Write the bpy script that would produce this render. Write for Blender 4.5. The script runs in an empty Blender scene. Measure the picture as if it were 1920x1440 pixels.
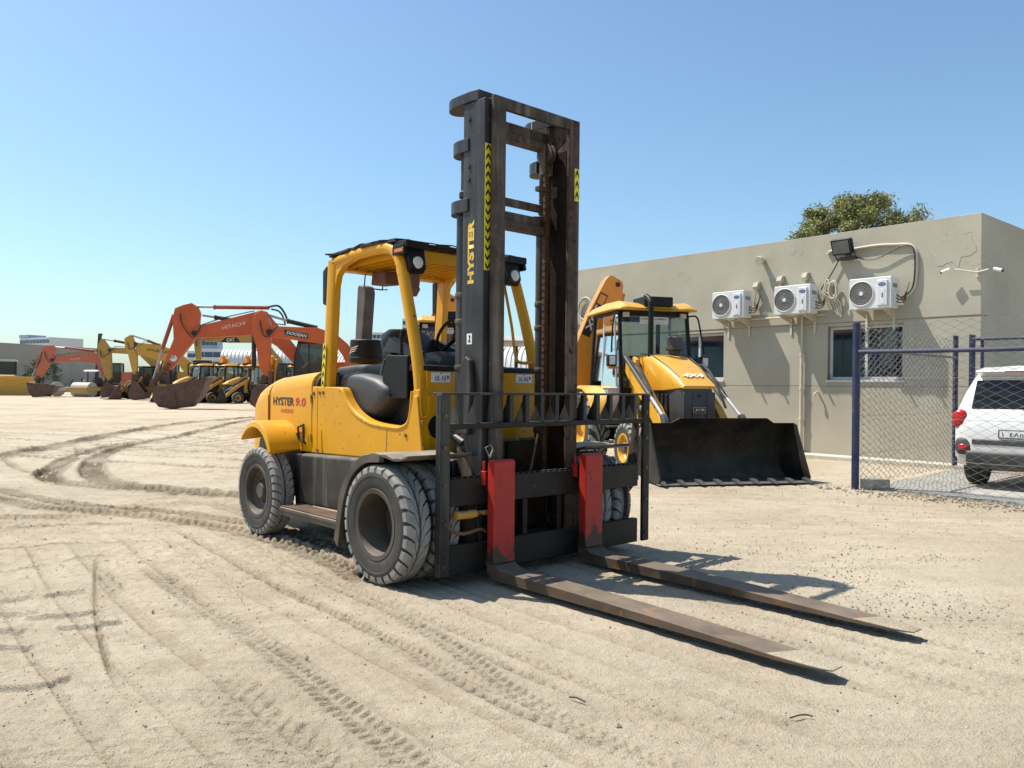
import bpy, bmesh, math, random
import numpy as np
from mathutils import Vector, Matrix

# ---------------------------------------------------------------- camera, sky, sun, exposure
scene = bpy.context.scene
COL = scene.collection
R = math.radians
CAM_H = 1.40
cam_d = bpy.data.cameras.new('camera')
cam = bpy.data.objects.new('camera', cam_d)
COL.objects.link(cam)
scene.camera = cam
cam_d.sensor_fit = 'HORIZONTAL'
cam_d.sensor_width = 36.0
cam_d.lens = 36.0 * 1518.0 / 1920.0
cam_d.shift_y = 7.0 / 1920.0
cam_d.clip_start = 0.1
cam_d.clip_end = 3000.0
cam.matrix_world = Matrix.Translation((0, 0, CAM_H)) @ Matrix.Rotation(R(90), 4, 'X') @ Matrix.Rotation(R(0.6), 4, 'Z')

SUN_EL = R(59.5)
SUN_TO = R(-21.0)                      # heading in which the light travels (x right, y away)
ld = Vector((math.cos(SUN_TO) * math.cos(SUN_EL), math.sin(SUN_TO) * math.cos(SUN_EL), -math.sin(SUN_EL)))
sun_d = bpy.data.lights.new('sun', 'SUN')
sun_d.energy = 5.0
sun_d.angle = R(0.5)
sun_d.color = (1.0, 0.945, 0.86)
sun = bpy.data.objects.new('sun', sun_d)
COL.objects.link(sun)
sun.rotation_euler = ld.to_track_quat('-Z', 'Y').to_euler()
sun.location = (-20, 10, 30)

world = bpy.data.worlds.new('World')
scene.world = world
world.use_nodes = True
wn = world.node_tree
bg = wn.nodes['Background']
sky = wn.nodes.new('ShaderNodeTexSky')
sky.sky_type = 'NISHITA'
sky.sun_disc = False
sky.sun_elevation = SUN_EL
sky.sun_rotation = math.atan2(-ld.x, -ld.y)     # measured clockwise from +Y
sky.altitude = 0.0
sky.air_density = 1.0
sky.dust_density = 1.3
sky.ozone_density = 2.5
wb = wn.nodes.new('ShaderNodeMix')           # white balance of the sky light
wb.data_type = 'RGBA'
wb.blend_type = 'MULTIPLY'
wb.inputs[0].default_value = 1.0
wb.inputs[7].default_value = (0.885, 1.035, 1.045, 1)
wn.links.new(sky.outputs[0], wb.inputs[6])
wn.links.new(wb.outputs[2], bg.inputs[0])
bg.inputs[1].default_value = 0.121

vs = scene.view_settings
vs.view_transform = 'Standard'
vs.look = 'None'
vs.exposure = 0.50
vs.gamma = 1.0
vs.use_curve_mapping = False
scene.cycles.use_denoising = True
scene.cycles.sample_clamp_indirect = 3.0
scene.render.filter_size = 1.25
scene.cycles.max_bounces = 6
scene.cycles.transparent_max_bounces = 16
scene.render.film_transparent = False

rnd = random.Random(7)

# ---------------------------------------------------------------- materials
def srgb(h):
    h = h.lstrip('#')
    c = [int(h[i:i + 2], 16) / 255 for i in (0, 2, 4)]
    return tuple(v / 12.92 if v <= 0.04045 else ((v + 0.055) / 1.055) ** 2.4 for v in c)

def pm(name, col, rough=0.5, metal=0.0, var=0.12, scale=6.0, dust=0.0, bump=0.0, bscale=80.0,
       chips=0.0, chipcol=(0.06, 0.035, 0.02), chipscale=14.0, spec=0.5, coat=0.0, dustcol=(0.42, 0.36, 0.27), stain=0.0, streak=0.0, wearz=None):
    """procedural painted / cast / rubber surface with mottling, settled dust, chips and fine relief"""
    m = bpy.data.materials.new(name)
    m.use_nodes = True
    nt = m.node_tree
    N, Lk = nt.nodes, nt.links
    b = N['Principled BSDF']
    tc = N.new('ShaderNodeTexCoord')
    def noise(sc, det=4.0, dist=0.0, src=None):
        n = N.new('ShaderNodeTexNoise')
        n.inputs['Scale'].default_value = sc
        n.inputs['Detail'].default_value = det
        n.inputs['Distortion'].default_value = dist
        Lk.new(src or tc.outputs['Object'], n.inputs['Vector'])
        return n.outputs['Fac']
    def ramp(src, a, bb, c0=(0, 0, 0, 1), c1=(1, 1, 1, 1)):
        r = N.new('ShaderNodeValToRGB')
        r.color_ramp.elements[0].position = a
        r.color_ramp.elements[1].position = bb
        r.color_ramp.elements[0].color = c0
        r.color_ramp.elements[1].color = c1
        Lk.new(src, r.inputs[0])
        return r.outputs[0]
    def mix(f, a, bb):
        x = N.new('ShaderNodeMix')
        x.data_type = 'RGBA'
        for s, v in ((0, f), (6, a), (7, bb)):
            if isinstance(v, bpy.types.NodeSocket):
                Lk.new(v, x.inputs[s])
            elif s == 0:
                x.inputs[0].default_value = v
            else:
                x.inputs[s].default_value = (*v, 1)
        return x.outputs[2]
    def mul(a, v):
        x = N.new('ShaderNodeMath')
        x.operation = 'MULTIPLY'
        Lk.new(a, x.inputs[0])
        if isinstance(v, bpy.types.NodeSocket):
            Lk.new(v, x.inputs[1])
        else:
            x.inputs[1].default_value = v
        return x.outputs[0]
    lo = tuple(c * (1 - var) for c in col)
    hi = tuple(min(1, c * (1 + var)) for c in col)
    out = ramp(noise(scale, 5.0), 0.3, 0.7, (*lo, 1), (*hi, 1))
    if stain:
        out = mix(mul(ramp(noise(scale * 0.45, 6.0, 0.6), 0.48, 0.68), stain), out, tuple(c * 0.45 for c in col))
    if streak:
        mp = N.new('ShaderNodeMapping')
        mp.inputs['Scale'].default_value = (9, 9, 0.7)
        Lk.new(tc.outputs['Object'], mp.inputs[0])
        out = mix(mul(ramp(noise(1.3, 5.0, 0.2, mp.outputs[0]), 0.5, 0.72), streak), out, dustcol)
    if chips:
        cm = ramp(noise(chipscale, 8.0, 0.3), 0.70 - 0.22 * chips, 0.72 - 0.22 * chips)
        out = mix(cm, out, chipcol)
    if wearz:
        so = N.new('ShaderNodeSeparateXYZ')
        Lk.new(tc.outputs['Object'], so.inputs[0])
        mr = N.new('ShaderNodeMapRange')
        mr.inputs[1].default_value, mr.inputs[2].default_value = wearz
        mr.inputs[3].default_value, mr.inputs[4].default_value = .30, -.22
        Lk.new(so.outputs[2], mr.inputs[0])
        ad = N.new('ShaderNodeMath')
        ad.operation = 'ADD'
        Lk.new(noise(11, 9.0, .5), ad.inputs[0])
        Lk.new(mr.outputs[0], ad.inputs[1])
        out = mix(ramp(ad.outputs[0], .58, .62), out, chipcol)
    rsock = None
    if dust:
        ge = N.new('ShaderNodeNewGeometry')
        sp = N.new('ShaderNodeSeparateXYZ')
        Lk.new(ge.outputs['Normal'], sp.inputs[0])
        up = ramp(sp.outputs[2], 0.15, 0.95)
        nz = ramp(noise(5.0, 6.0), 0.25, 0.75, (0.25, 0.25, 0.25, 1))
        d1 = mul(mul(up, nz), min(1.0, dust * 1.3))
        out = mix(mul(ramp(noise(3.1, 6.0, 0.4), 0.35, 0.8), dust * 0.45), out, dustcol)
        out = mix(d1, out, dustcol)
        rr = N.new('ShaderNodeMix')
        rr.data_type = 'FLOAT'
        Lk.new(d1, rr.inputs[0])
        rr.inputs[2].default_value = rough
        rr.inputs[3].default_value = 0.9
        rsock = rr.outputs[0]
    Lk.new(out, b.inputs['Base Color'])
    if rsock is None:
        rsock = ramp(noise(scale * 1.7, 4.0), 0.2, 0.8, (max(0, rough - 0.1),) * 3 + (1,), (min(1, rough + 0.1),) * 3 + (1,))
    Lk.new(rsock, b.inputs['Roughness'])
    b.inputs['Metallic'].default_value = metal
    b.inputs['Specular IOR Level'].default_value = spec
    if coat:
        b.inputs['Coat Weight'].default_value = coat
        b.inputs['Coat Roughness'].default_value = 0.15
    if bump:
        bp = N.new('ShaderNodeBump')
        bp.inputs['Strength'].default_value = bump
        bp.inputs['Distance'].default_value = 0.01
        Lk.new(noise(bscale, 5.0), bp.inputs['Height'])
        Lk.new(bp.outputs[0], b.inputs['Normal'])
    return m

def glass_mat(name, tint, alpha, rough=0.03):
    m = bpy.data.materials.new(name)
    m.use_nodes = True
    nt = m.node_tree
    N, Lk = nt.nodes, nt.links
    for n in list(N):
        N.remove(n)
    o = N.new('ShaderNodeOutputMaterial')
    tr = N.new('ShaderNodeBsdfTransparent')
    tr.inputs[0].default_value = (*tint, 1)
    df = N.new('ShaderNodeBsdfDiffuse')
    df.inputs[0].default_value = (0.30, 0.29, 0.26, 1)
    gl = N.new('ShaderNodeBsdfGlossy')
    gl.inputs['Roughness'].default_value = rough
    gl.inputs[0].default_value = (1, 1, 1, 1)
    m1 = N.new('ShaderNodeMixShader')
    m1.inputs[0].default_value = alpha
    fr = N.new('ShaderNodeFresnel')
    fr.inputs[0].default_value = 1.5
    m2 = N.new('ShaderNodeMixShader')
    Lk.new(tr.outputs[0], m1.inputs[1])
    Lk.new(df.outputs[0], m1.inputs[2])
    Lk.new(fr.outputs[0], m2.inputs[0])
    Lk.new(m1.outputs[0], m2.inputs[1])
    Lk.new(gl.outputs[0], m2.inputs[2])
    Lk.new(m2.outputs[0], o.inputs[0])
    return m

# ---------------------------------------------------------------- mesh building
class MB:
    def __init__(s):
        s.v, s.f = [], []
        s.M = None
    def add(s, vs_, fs_):
        o = len(s.v)
        if s.M is not None:
            vs_ = [tuple(s.M @ Vector(p)) for p in vs_]
        s.v.extend(tuple(p) for p in vs_)
        s.f.extend(tuple(i + o for i in f) for f in fs_)
        return s
    def box(s, x0, x1, y0, y1, z0, z1):
        v = [(x, y, z) for x in (x0, x1) for y in (y0, y1) for z in (z0, z1)]
        return s.add(v, [(0, 1, 3, 2), (4, 6, 7, 5), (0, 4, 5, 1), (2, 3, 7, 6), (0, 2, 6, 4), (1, 5, 7, 3)])
    def prism(s, pts, axis, a, b):
        n = len(pts)
        def P(p, t):
            return {'y': (p[0], t, p[1]), 'x': (t, p[0], p[1]), 'z': (p[0], p[1], t)}[axis]
        v = [P(p, a) for p in pts] + [P(p, b) for p in pts]
        f = [tuple(range(n)), tuple(range(2 * n - 1, n - 1, -1))]
        f += [(i, (i + 1) % n, n + (i + 1) % n, n + i) for i in range(n)]
        return s.add(v, f)
    def loft(s, secs, caps=True, closed=True):
        n = len(secs[0])
        v = [p for sc in secs for p in sc]
        f = []
        m = n if closed else n - 1
        for k in range(len(secs) - 1):
            for i in range(m):
                j = (i + 1) % n
                f.append((k * n + i, k * n + j, (k + 1) * n + j, (k + 1) * n + i))
        if caps:
            f.append(tuple(range(n - 1, -1, -1)))
            f.append(tuple((len(secs) - 1) * n + i for i in range(n)))
        return s.add(v, f)
    def tube(s, pts, r, n=8, caps=True, flat=1.0):
        P = [Vector(p) for p in pts]
        rs = r if isinstance(r, (list, tuple)) else [r] * len(P)
        secs = []
        t0 = (P[1] - P[0]).normalized()
        up = Vector((0, 0, 1)) if abs(t0.z) < 0.9 else Vector((1, 0, 0))
        nx = t0.cross(up).normalized()
        for i, p in enumerate(P):
            if i == 0:
                t = P[1] - P[0]
            elif i == len(P) - 1:
                t = P[-1] - P[-2]
            else:
                t = (P[i + 1] - p).normalized() + (p - P[i - 1]).normalized()
            t.normalize()
            nx = (nx - t * nx.dot(t)).normalized()
            ny = t.cross(nx)
            secs.append([tuple(p + nx * (rs[i] * math.cos(2 * math.pi * k / n)) + ny * (rs[i] * flat * math.sin(2 * math.pi * k / n))) for k in range(n)])
        return s.loft(secs, caps)
    def cyl(s, p0, p1, r0, r1=None, n=16):
        return s.tube([p0, p1], [r0, r0 if r1 is None else r1], n)
    def beam(s, p0, p1, w, h, up=(0, 0, 1)):
        """rectangular bar from p0 to p1, w across, h along 'up'"""
        p0, p1 = Vector(p0), Vector(p1)
        t = (p1 - p0).normalized()
        u = Vector(up)
        if abs(t.dot(u)) > 0.97:
            u = Vector((1, 0, 0))
        a = t.cross(u).normalized()
        b = a.cross(t).normalized()
        sec = lambda p: [tuple(p + a * (i * w / 2) + b * (j * h / 2)) for i, j in ((-1, -1), (1, -1), (1, 1), (-1, 1))]
        return s.loft([sec(p0), sec(p1)])
    def lathe(s, prof, c, axis='y', n=32, close=False):
        """prof: (radius, along)"""
        secs = []
        c = Vector(c)
        for k in range(n):
            a = 2 * math.pi * k / n
            ca, sa = math.cos(a), math.sin(a)
            sec = []
            for r, t in prof:
                d = {'y': (r * ca, t, r * sa), 'x': (t, r * ca, r * sa), 'z': (r * ca, r * sa, t)}[axis]
                sec.append(tuple(c + Vector(d)))
            secs.append(sec)
        m = len(prof)
        v = [p for sc in secs for p in sc]
        f = []
        for k in range(n):
            kk = (k + 1) % n
            for i in range(m if close else m - 1):
                j = (i + 1) % m
                f.append((k * m + i, k * m + j, kk * m + j, kk * m + i))
        return s.add(v, f)
    def ell(s, c, rx, ry, rz, n=14, m=9, p=1.0):
        prof = []
        v, f = [], []
        for i in range(m + 1):
            th = math.pi * i / m
            for k in range(n):
                a = 2 * math.pi * k / n
                q = lambda t: math.copysign(abs(t) ** p, t)
                v.append((c[0] + rx * q(math.sin(th)) * q(math.cos(a)), c[1] + ry * q(math.sin(th)) * q(math.sin(a)), c[2] + rz * q(math.cos(th))))
        for i in range(m):
            for k in range(n):
                kk = (k + 1) % n
                f.append((i * n + k, i * n + kk, (i + 1) * n + kk, (i + 1) * n + k))
        return s.add(v, f)
    def mesh(s, name, mat, smooth=35.0, weld=False):
        me = bpy.data.meshes.new(name)
        me.from_pydata(s.v, [], s.f)
        bm = bmesh.new()
        bm.from_mesh(me)
        if weld:
            bmesh.ops.remove_doubles(bm, verts=bm.verts, dist=1e-5)
        bmesh.ops.recalc_face_normals(bm, faces=bm.faces)
        bm.to_mesh(me)
        bm.free()
        if mat:
            me.materials.append(mat)
        if smooth:
            me.shade_smooth()
            me.set_sharp_from_angle(angle=R(smooth))
        return me
    def build(s, name, mat, parent=None, bevel=0.0, smooth=35.0, seg=2, loc=None):
        o = bpy.data.objects.new(name, s.mesh(name, mat, smooth))
        COL.objects.link(o)
        if parent:
            o.parent = parent
        if loc:
            o.location = loc
        if bevel:
            md = o.modifiers.new('bevel', 'BEVEL')
            md.width = bevel
            md.segments = seg
            md.limit_method = 'ANGLE'
            md.angle_limit = R(40)
            md.harden_normals = True
        return o

def tag(o, label, cat, group=None, kind=None):
    if label:
        o['label'] = label
    if cat:
        o['category'] = cat
    if group:
        o['group'] = group
    if kind:
        o['kind'] = kind
    return o

def thing(name, label, cat, loc=(0, 0, 0), rz=0.0, group=None):
    o = bpy.data.objects.new(name, None)
    COL.objects.link(o)
    o.empty_display_size = 0.2
    o.location = loc
    o.rotation_euler = (0, 0, R(rz))
    return tag(o, label, cat, group)

def sub(name, parent, loc=(0, 0, 0), rz=0.0):
    o = bpy.data.objects.new(name, None)
    COL.objects.link(o)
    o.empty_display_size = 0.1
    o.parent = parent
    o.location = loc
    o.rotation_euler = (0, 0, R(rz))
    return o

def struct(name, mb, mat, **k):
    return tag(mb.build(name, mat, **k), None, None, None, 'structure')

def copy_tree(o, parent=None, cm=None):
    """copy of a thing with copies of its parts and their pieces (shared meshes)"""
    if cm is None:
        cm = {}
        for q in bpy.data.objects:
            if q.parent:
                cm.setdefault(q.parent.name, []).append(q)
    c = o.copy()
    COL.objects.link(c)
    if parent is not None:
        c.parent = parent
    for ch in cm.get(o.name, []):
        copy_tree(ch, c, cm)
    return c

def lettering(txt, parent, org, xd, yd, width=None, height=0.1, mat=None, name='lettering', bold=0.0, shear=0.0, depth=0.0012, space=1.0):
    """flat letters standing 1 mm proud of a surface; org = lower left corner, xd / yd = reading and upward directions"""
    cu = bpy.data.curves.new('t', 'FONT')
    cu.body = txt
    cu.size = 1.0
    cu.offset = bold
    cu.shear = shear
    cu.space_character = space
    cu.resolution_u = 3
    tmp = bpy.data.objects.new('t', cu)
    COL.objects.link(tmp)
    dg = bpy.context.evaluated_depsgraph_get()
    me = bpy.data.meshes.new_from_object(tmp.evaluated_get(dg))
    bpy.data.objects.remove(tmp)
    bpy.data.curves.remove(cu)
    co = np.array([v.co[:] for v in me.vertices])
    mn, mx = co.min(0), co.max(0)
    sy = height / (mx[1] - mn[1])
    sx = (width / (mx[0] - mn[0])) if width else sy
    xd, yd = Vector(xd).normalized(), Vector(yd).normalized()
    n = xd.cross(yd)
    org = Vector(org)
    for v in me.vertices:
        v.co = org + xd * ((v.co.x - mn[0]) * sx) + yd * ((v.co.y - mn[1]) * sy) + n * depth
    me.materials.clear()
    me.materials.append(mat)
    o = bpy.data.objects.new(name, me)
    COL.objects.link(o)
    o.parent = parent
    return o

def rrect(y0, y1, z0, z1, r, n=4, rb=0.0):
    """rounded rectangle loop in (y, z): rounding r at the top, rb at the bottom"""
    pts = []
    for cx, cz, a0, rr in ((y1, z0, -90, rb), (y1, z1, 0, r), (y0, z1, 90, r), (y0, z0, 180, rb)):
        sx = -1 if cx == y1 else 1
        sz = 1 if cz == z0 else -1
        for k in range(n + 1):
            a = R(a0 + 90 * k / n)
            pts.append((cx + sx * rr + rr * math.cos(a), cz + sz * rr + rr * math.sin(a)))
    return pts

def bez(pts, n=6):
    """Catmull-Rom through points"""
    P = [Vector(p) for p in pts]
    P = [P[0] * 2 - P[1]] + P + [P[-1] * 2 - P[-2]]
    out = []
    for i in range(1, len(P) - 2):
        for k in range(n):
            t = k / n
            a, b, c, d = P[i - 1], P[i], P[i + 1], P[i + 2]
            out.append(0.5 * ((2 * b) + (c - a) * t + (2 * a - 5 * b + 4 * c - d) * t * t + (3 * b - a - 3 * c + d) * t ** 3))
    out.append(P[-2])
    return [tuple(p) for p in out]

# ---------------------------------------------------------------- wheels
def tyre_mb(Rt, W, rim, N=28, lug=0.022, slant=0.22, gap=0.28, z_bend=True, seg=48):
    mb = MB()
    Rc = Rt - lug
    h = W / 2
    prof = [(rim, -h * .80), (rim + .015, -h * .92), (rim + (Rc - rim) * .35, -h * 1.02), (rim + (Rc - rim) * .62, -h * 1.04), (rim + (Rc - rim) * .64, -h * 1.065),
            (rim + (Rc - rim) * .69, -h * 1.065), (Rc * .965, -h * .98), (Rc, -h * .86), (Rc, 0), (Rc, h * .86), (Rc * .965, h * .98), (rim + (Rc - rim) * .69, h * 1.065),
            (rim + (Rc - rim) * .64, h * 1.065), (rim + (Rc - rim) * .62, h * 1.04), (rim + (Rc - rim) * .35, h * 1.02), (rim + .015, h * .92), (rim, h * .80)]
    mb.lathe(prof, (0, 0, 0), 'y', seg, close=True)
    mb.n_wall = len(mb.f)
    p = 2 * math.pi / N
    for side in (-1, 1):
        for k in range(N):
            t0 = k * p + (p * .5 if side > 0 else 0)
            st = [(0.01, Rt, 0), (h * .42, Rt, slant * .75), (h * .80, Rt - .003, slant), (h * .99, Rt - lug * .9, slant * 1.05), (h * 1.03, Rt - lug * 1.5 - .02, slant * 1.05)]
            secs = []
            for i, (y, r, dt) in enumerate(st):
                hw = p * (1 - gap) / 2 * (1.0 if i < 3 else .82)
                yy = side * y
                rb = Rc - .012 if i < 3 else r - lug * 1.2
                yb = yy if i < 3 else side * (y - .02)
                a = t0 + dt * p * 3.2
                secs.append([(r * math.cos(a - hw), yy, r * math.sin(a - hw)), (r * math.cos(a + hw), yy, r * math.sin(a + hw)),
                             (rb * math.cos(a + hw), yb, rb * math.sin(a + hw)), (rb * math.cos(a - hw), yb, rb * math.sin(a - hw))])
            mb.loft(secs)
    return mb

def rim_mb(rim, W, side, dish, n=32):
    """side = +1 / -1: outer face direction along y; dish = depth of the disc from the outer bead"""
    h = W / 2
    s = side
    mb = MB()
    prof = [(rim + .022, s * h * .93), (rim + .020, s * h * .98), (rim - .012, s * h * .94), (rim - .022, s * h * .70), (rim - .028, s * (h - dish) + s * .02), (rim - .045, s * (h - dish)), (.085, s * (h - dish - .01)), (.0005, s * (h - dish - .01))]
    mb.lathe(prof, (0, 0, 0), 'y', n)
    mb.lathe([(rim + .01, s * h * .9), (rim + .01, -s * h * .9), (rim - .01, -s * h * .9), (rim - .01, s * (h - dish - .03)), (.0005, s * (h - dish - .03))], (0, 0, 0), 'y', n)
    return mb

def hub_mb(r, s, y, depth, nuts=8, nr=.012):
    mb = MB()
    mb.lathe([(r, y), (r, y + s * depth * .6), (r * .8, y + s * depth), (.0005, y + s * depth)], (0, 0, 0), 'y', 20)
    for k in range(nuts):
        a = 2 * math.pi * k / nuts
        x, z = (r + .022) * math.cos(a), (r + .022) * math.sin(a)
        mb.cyl((x, y - s * .01, z), (x, y + s * .03, z), nr, n=6)
    return mb

# ---------------------------------------------------------------- shared materials
M = {}
M['yellow'] = pm('yellow_paint', (0.66, 0.305, 0.002), .38, var=.07, scale=2.2, dust=.035, chips=.12, chipscale=24, coat=.08, spec=.32, stain=.10, streak=.05, bump=.10, bscale=3.5)
M['yellow_old'] = pm('faded_yellow_paint', (0.52, 0.27, 0.03), .5, var=.1, dust=.3, chips=.35)
M['mast'] = pm('mast_grey_paint', (0.026, 0.026, 0.028), .42, var=.3, scale=5, dust=.08, chips=.12, chipcol=(.09, .07, .055), chipscale=40, streak=.12, spec=.3)
M['mast_brown'] = pm('worn_mast_steel', (0.060, 0.044, 0.034), .6, metal=.15, var=.4, scale=9, dust=.14, chips=.25, chipcol=(.13, .10, .08), chipscale=45, bump=.2, streak=.3, spec=.25)
M['mast_rust'] = pm('rusty_mast_steel', (.060, .034, .022), .6, metal=.1, var=.5, scale=11, dust=.12, chips=.3, chipcol=(.012, .008, .006), chipscale=18, bump=.25, streak=.25, spec=.25)
M['grease'] = pm('greasy_brown_steel', (0.016, 0.008, 0.005), .7, var=.5, scale=9, bump=.2, spec=.15)
M['black'] = pm('black_paint', (0.014, 0.014, 0.015), .45, var=.3, dust=.14, stain=.3, spec=.35)
M['blackclean'] = pm('black_plastic', (0.006, 0.006, 0.0065), .5, var=.2, dust=.04, spec=.25)
M['carriage'] = pm('carriage_black_steel', (0.011, 0.008, 0.006), .55, var=.4, dust=.10, chips=.15, chipcol=(.07, .045, .03), chipscale=40, bump=.12, spec=.3)
M['red'] = pm('red_fork_paint', (0.42, 0.022, 0.014), .45, var=.1, chips=.25, chipcol=(.06, .028, .018), chipscale=26, dust=.06, stain=.3, wearz=(.10, .45), spec=.35)
M['fork'] = pm('rusty_fork_steel', (0.085, 0.055, 0.036), .6, metal=.1, var=.4, scale=4, dust=.24, chips=.32, chipcol=(.19, .075, .022), chipscale=9, bump=.18, spec=.3, stain=.3)
M['tyre'] = pm('dusty_rubber', (0.050, 0.047, 0.043), .8, var=.25, scale=9, dust=.22, dustcol=(.30, .26, .21), bump=.12, stain=.35, spec=.25)
M['tread'] = pm('dusty_tread', (0.25, 0.242, 0.225), .9, var=.2, scale=12, dust=.35, dustcol=(.40, .37, .31), bump=.12, spec=.2)
M['tyre_dark'] = pm('dark_rubber', (0.030, 0.029, 0.027), .8, var=.25, dust=.3, spec=.25)
M['rim'] = pm('dusty_brown_rim', (0.055, 0.043, 0.033), .65, var=.3, dust=.18, chips=.2)
M['hubgrey'] = pm('hub_grey', (.30, .30, .31), .5, var=.15, dust=.15)
M['steel'] = pm('bare_steel', (.34, .34, .33), .38, metal=.8, var=.1, dust=.06)
M['greyplastic'] = pm('grey_plastic_cover', (.036, .037, .040), .5, var=.12, dust=.10)
M['vinyl'] = pm('black_vinyl', (.016, .016, .018), .38, var=.2, dust=.12, bump=.1, bscale=150)
M['skirt'] = pm('skirt_black', (.020, .018, .017), .45, var=.25, dust=.22, stain=.25, streak=.2, spec=.35)
M['brownfender'] = pm('worn_fender', (.055, .042, .034), .55, var=.3, dust=.5, chips=.25)
M['lens'] = pm('lamp_lens', (.62, .62, .58), .18, var=.05)
M['orangelens'] = pm('orange_lens', (.55, .16, .02), .25, var=.1)
M['redlens'] = pm('red_lens', (.45, .01, .012), .2, var=.1)
M['chain'] = pm('rusty_chain', (.10, .042, .022), .6, metal=.3, var=.4, scale=30)
M['white'] = pm('white_paint', (.72, .72, .70), .4, var=.04, dust=.1)
M['tapey'] = pm('yellow_reflective_tape', (.72, .62, .02), .4, var=.05, dust=.1)
M['ink'] = pm('black_print', (.012, .012, .012), .5, var=.1)
M['redink'] = pm('red_print', (.45, .02, .02), .45, var=.1)
M['yellowink'] = pm('yellow_print', (.68, .45, .06), .5, var=.12, chips=.15, chipcol=(.05, .05, .05), chipscale=30)
M['whiteink'] = pm('white_print', (.62, .61, .58), .5, var=.1)
M['blueink'] = pm('blue_print', (.02, .05, .30), .4, var=.1)
M['rust'] = pm('rust', (.14, .06, .03), .75, var=.35, dust=.3)
M['tarp'] = pm('weathered_rubber_sheet', (.022, .02, .019), .8, var=.4, dust=.2, bump=.4, bscale=40)
M['hose'] = pm('rubber_hose', (.014, .014, .014), .5, var=.2, dust=.12)
M['glass'] = glass_mat('vehicle_glass', (.62, .72, .69), .10)
M['darkglass'] = glass_mat('dark_vehicle_glass', (.22, .26, .26), .07)
M['plate'] = M['white']
# ---------------------------------------------------------------- ground
def perlin(x, y, seed=0):
    rs = np.random.RandomState(seed)
    perm = rs.permutation(1024)
    ang = rs.rand(1024) * 2 * np.pi
    gx, gy = np.cos(ang), np.sin(ang)
    xi, yi = np.floor(x).astype(np.int64), np.floor(y).astype(np.int64)
    xf, yf = x - xi, y - yi
    u = xf * xf * xf * (xf * (xf * 6 - 15) + 10)
    v = yf * yf * yf * (yf * (yf * 6 - 15) + 10)
    def g(i, j, dx, dy):
        h = perm[(perm[i & 1023] + j) & 1023]
        return gx[h] * dx + gy[h] * dy
    a = g(xi, yi, xf, yf)
    b = g(xi + 1, yi, xf - 1, yf)
    c = g(xi, yi + 1, xf, yf - 1)
    d = g(xi + 1, yi + 1, xf - 1, yf - 1)
    return (a + u * (b - a)) + v * ((c + u * (d - c)) - (a + u * (b - a)))

def sst(a, b, x):
    t = np.clip((x - a) / (b - a), 0, 1)
    return t * t * (3 - 2 * t)

def base_z(X, Y):
    return 0.0 * X

def tz(x, y):
    return float(base_z(np.array([float(x)]), np.array([float(y)]))[0])

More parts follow.
